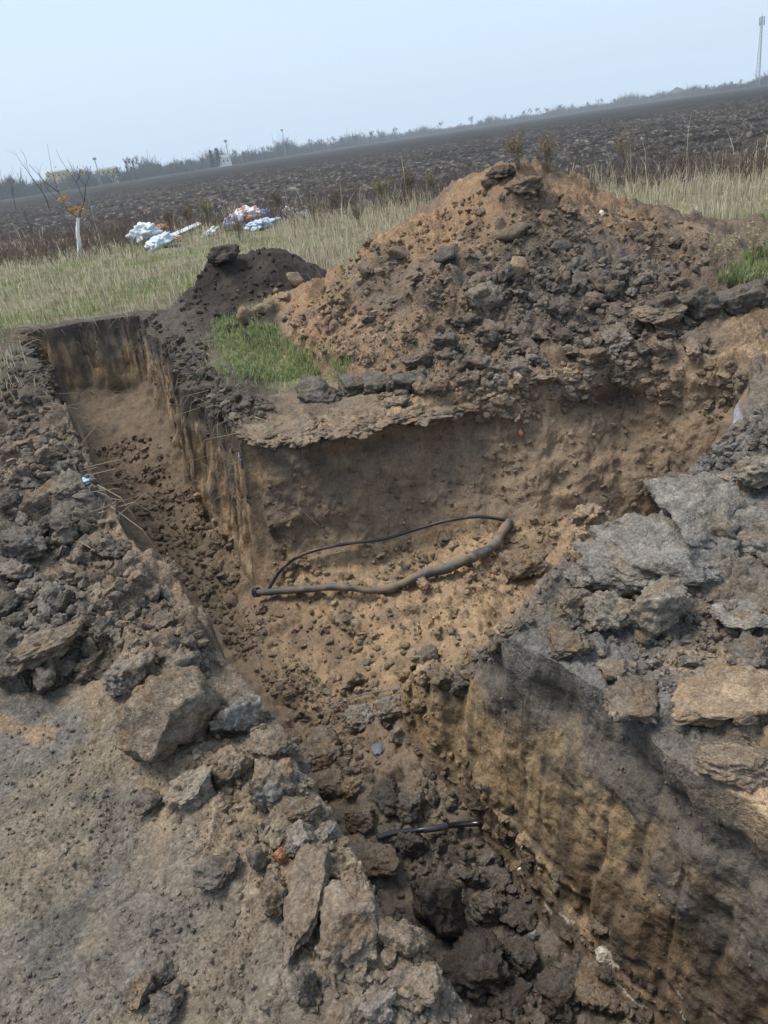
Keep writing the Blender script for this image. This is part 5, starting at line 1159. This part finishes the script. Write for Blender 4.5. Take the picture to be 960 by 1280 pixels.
def house(u, Y, wpx, hgt, roofh, mat, label, wins=4, lift=0):
    p, _ = far_at(u, Y); p[2] += 0; ro = empty('house', p); tag(ro, label, 'house'); w_ = wpx * Y / F * 1.05; boxm('wall', -w_ / 2, w_ / 2, 0, 7, 0, hgt + lift, mat, ro)
    bm = bmesh.new(); z0 = hgt + lift; vs_ = [bm.verts.new(c_) for c_ in ((-w_ / 2 - .4, -.4, z0), (w_ / 2 + .4, -.4, z0), (w_ / 2 + .4, 7.4, z0), (-w_ / 2 - .4, 7.4, z0), (-w_ / 2 + .6, 3.5, z0 + roofh), (w_ / 2 - .6, 3.5, z0 + roofh))]
    for f in ((0, 1, 5, 4), (2, 3, 4, 5), (0, 4, 3), (1, 2, 5), (3, 2, 1, 0)): bm.faces.new([vs_[i] for i in f])
    me = bpy.data.meshes.new('roof'); bm.to_mesh(me); bm.free(); me.materials.append(M_ROOF); o = bpy.data.objects.new('roof', me); COL.objects.link(o); o.parent = ro
    for i in range(wins):
        x0 = -w_ / 2 + w_ * (i + .3) / wins; f = boxm('window', x0, x0 + w_ / wins * .42, -.12, .1, z0 - 2.4, z0 - .9, M_WFR, ro); boxm('pane', x0 + .15, x0 + w_ / wins * .42 - .15, -.16, -.125, z0 - 2.25, z0 - 1.05, M_GLS, f)
M_ROOF = plain_mat('grey_roof', (.22, .21, .20), .8); M_WFR = plain_mat('window_frame', (.6, .6, .58), .6); M_GLS = plain_mat('window_glass', (.05, .06, .07), .15)
house(76, 520, 22, 10.5, 1.0, plain_mat('yellow_render', (.55, .48, .22), .8), 'left yellow house rising over the far tree line', 4)
house(136, 530, 22, 8.0, 1.2, plain_mat('pale_yellow_render', (.60, .53, .28), .8), 'right paler yellow house in the far tree line', 4)
house(281, 500, 13, 4.6, 1.6, plain_mat('white_render', (.75, .75, .74), .8), 'small white house beside the dark firs', 3)
M_STEEL = plain_mat('tower_steel', (.22, .23, .25), .5, .2, 3)
def mast(u, Y, vtop, utop, label, base, head=True, bays=16):
    p, vb = far_at(u, Y); top = at_y(utop, vtop, Y); Hh = top[2]; ro = empty('lattice_tower', p); tag(ro, label, 'tower'); legs = []; br = []
    def cr(z, j): w_ = base * (1 - .72 * z / Hh); a = j * 2.094 + .4; return np.array([math.cos(a) * w_, math.sin(a) * w_, z])
    for j in range(3):
        VV, FF = twig_geo([(cr(Hh * i / bays, j), cr(Hh * (i + 1) / bays, j), .16, .14) for i in range(bays)], 4); mesh_from('leg', VV, FF, M_STEEL, None, True, ro)
    for i in range(bays):
        z0, z1 = Hh * i / bays, Hh * (i + 1) / bays
        for j in range(3): br += [(cr(z0, j), cr(z1, j + 1), .08, .08), (cr(z1, j), cr(z0, j + 1), .08, .08), (cr(z1, j), cr(z1, j + 1), .08, .08)]
    VV, FF = twig_geo(br, 3); mesh_from('bracing', VV, FF, M_STEEL, None, True, ro)
    if head:
        for j in range(6):
            a = j * 1.047; z0 = Hh - 5.5 + (j % 2) * 2.4; boxm('antenna', math.cos(a) * 1.6 - .3, math.cos(a) * 1.6 + .3, math.sin(a) * 1.6 - .3, math.sin(a) * 1.6 + .3, z0, z0 + 2.6, M_STEEL, ro)
        VV, FF = twig_geo([(np.array([0, 0, Hh - 1.]), np.array([0, 0, Hh + 3]), .12, .06)], 4); mesh_from('spike', VV, FF, M_STEEL, None, True, ro)
mast(947, 600, 20, 953, 'lattice radio tower with antennas at the right edge of the sky', 1.9)
def pole(u, Y, hpx, label):
    p, _ = far_at(u, Y); h = hpx * Y / F; ro = empty('pole', p); tag(ro, label, 'pole'); VV, FF = twig_geo([(np.zeros(3), np.array([0, 0, h]), .3, .22)], 6); mesh_from('shaft', VV, FF, M_STEEL, None, True, ro); boxm('head', -.9, .9, -.4, .4, h, h + 1.2, M_STEEL, ro)
pole(288, 520, 24, 'tall pole with a boxy head right of the firs'); pole(358, 640, 26, 'thin pole in the middle of the far tree line'); pole(127, 470, 26, 'grey boxy mast just left of the paler yellow house')
p, _ = far_at(846, 1000); R_ = 22.0; nA_ = 40; th = np.linspace(0, 2 * np.pi, nA_, endpoint=False); VV = []; rings = np.linspace(0, 1, 14)
for f_ in rings:
    rr2 = R_ * f_ * (1 + .12 * n2(np.cos(th) * 2, np.sin(th) * 2, 1.2, 5)); VV.append(np.stack([np.cos(th) * rr2, np.sin(th) * rr2, 11 * (1 - f_ ** 1.15) * (1 + .08 * n2(np.cos(th) * 3 * f_, np.sin(th) * 3 * f_, 2, 6)) - .3], 1))
VV = np.concatenate(VV); i = np.arange(13)[:, None]; j = np.arange(nA_)[None]; jn = (j + 1) % nA_
o = mesh_from('hill', VV, np.stack([i * nA_ + j, (i + 1) * nA_ + j, (i + 1) * nA_ + jn, i * nA_ + jn], -1).reshape(-1, 4), M_FIELD, np.tile((.07, .065, .06), (len(VV), 1))); o.location = p; o['kind'] = 'structure'
# ------------------------------------------------------------------ the air
bm = bmesh.new(); bmesh.ops.create_cube(bm, size=1.0)
for v_ in bm.verts: v_.co = Vector((v_.co.x * 3400, v_.co.y * 3400, -3 + (v_.co.z + .5) * 73))
me = bpy.data.meshes.new('haze'); bm.to_mesh(me); bm.free(); hz = bpy.data.objects.new('haze', me); COL.objects.link(hz); hz['kind'] = 'stuff'
hm = bpy.data.materials.new('haze'); hm.use_nodes = True; hn = hm.node_tree.nodes; hn.clear(); pv = hn.new('ShaderNodeVolumePrincipled'); ho = hn.new('ShaderNodeOutputMaterial')
pv.inputs['Color'].default_value = (.80, .905, 1, 1); pv.inputs['Density'].default_value = .00042; hm.node_tree.links.new(pv.outputs[0], ho.inputs['Volume']); me.materials.append(hm)
print('done', round(time.time() - T0, 1))
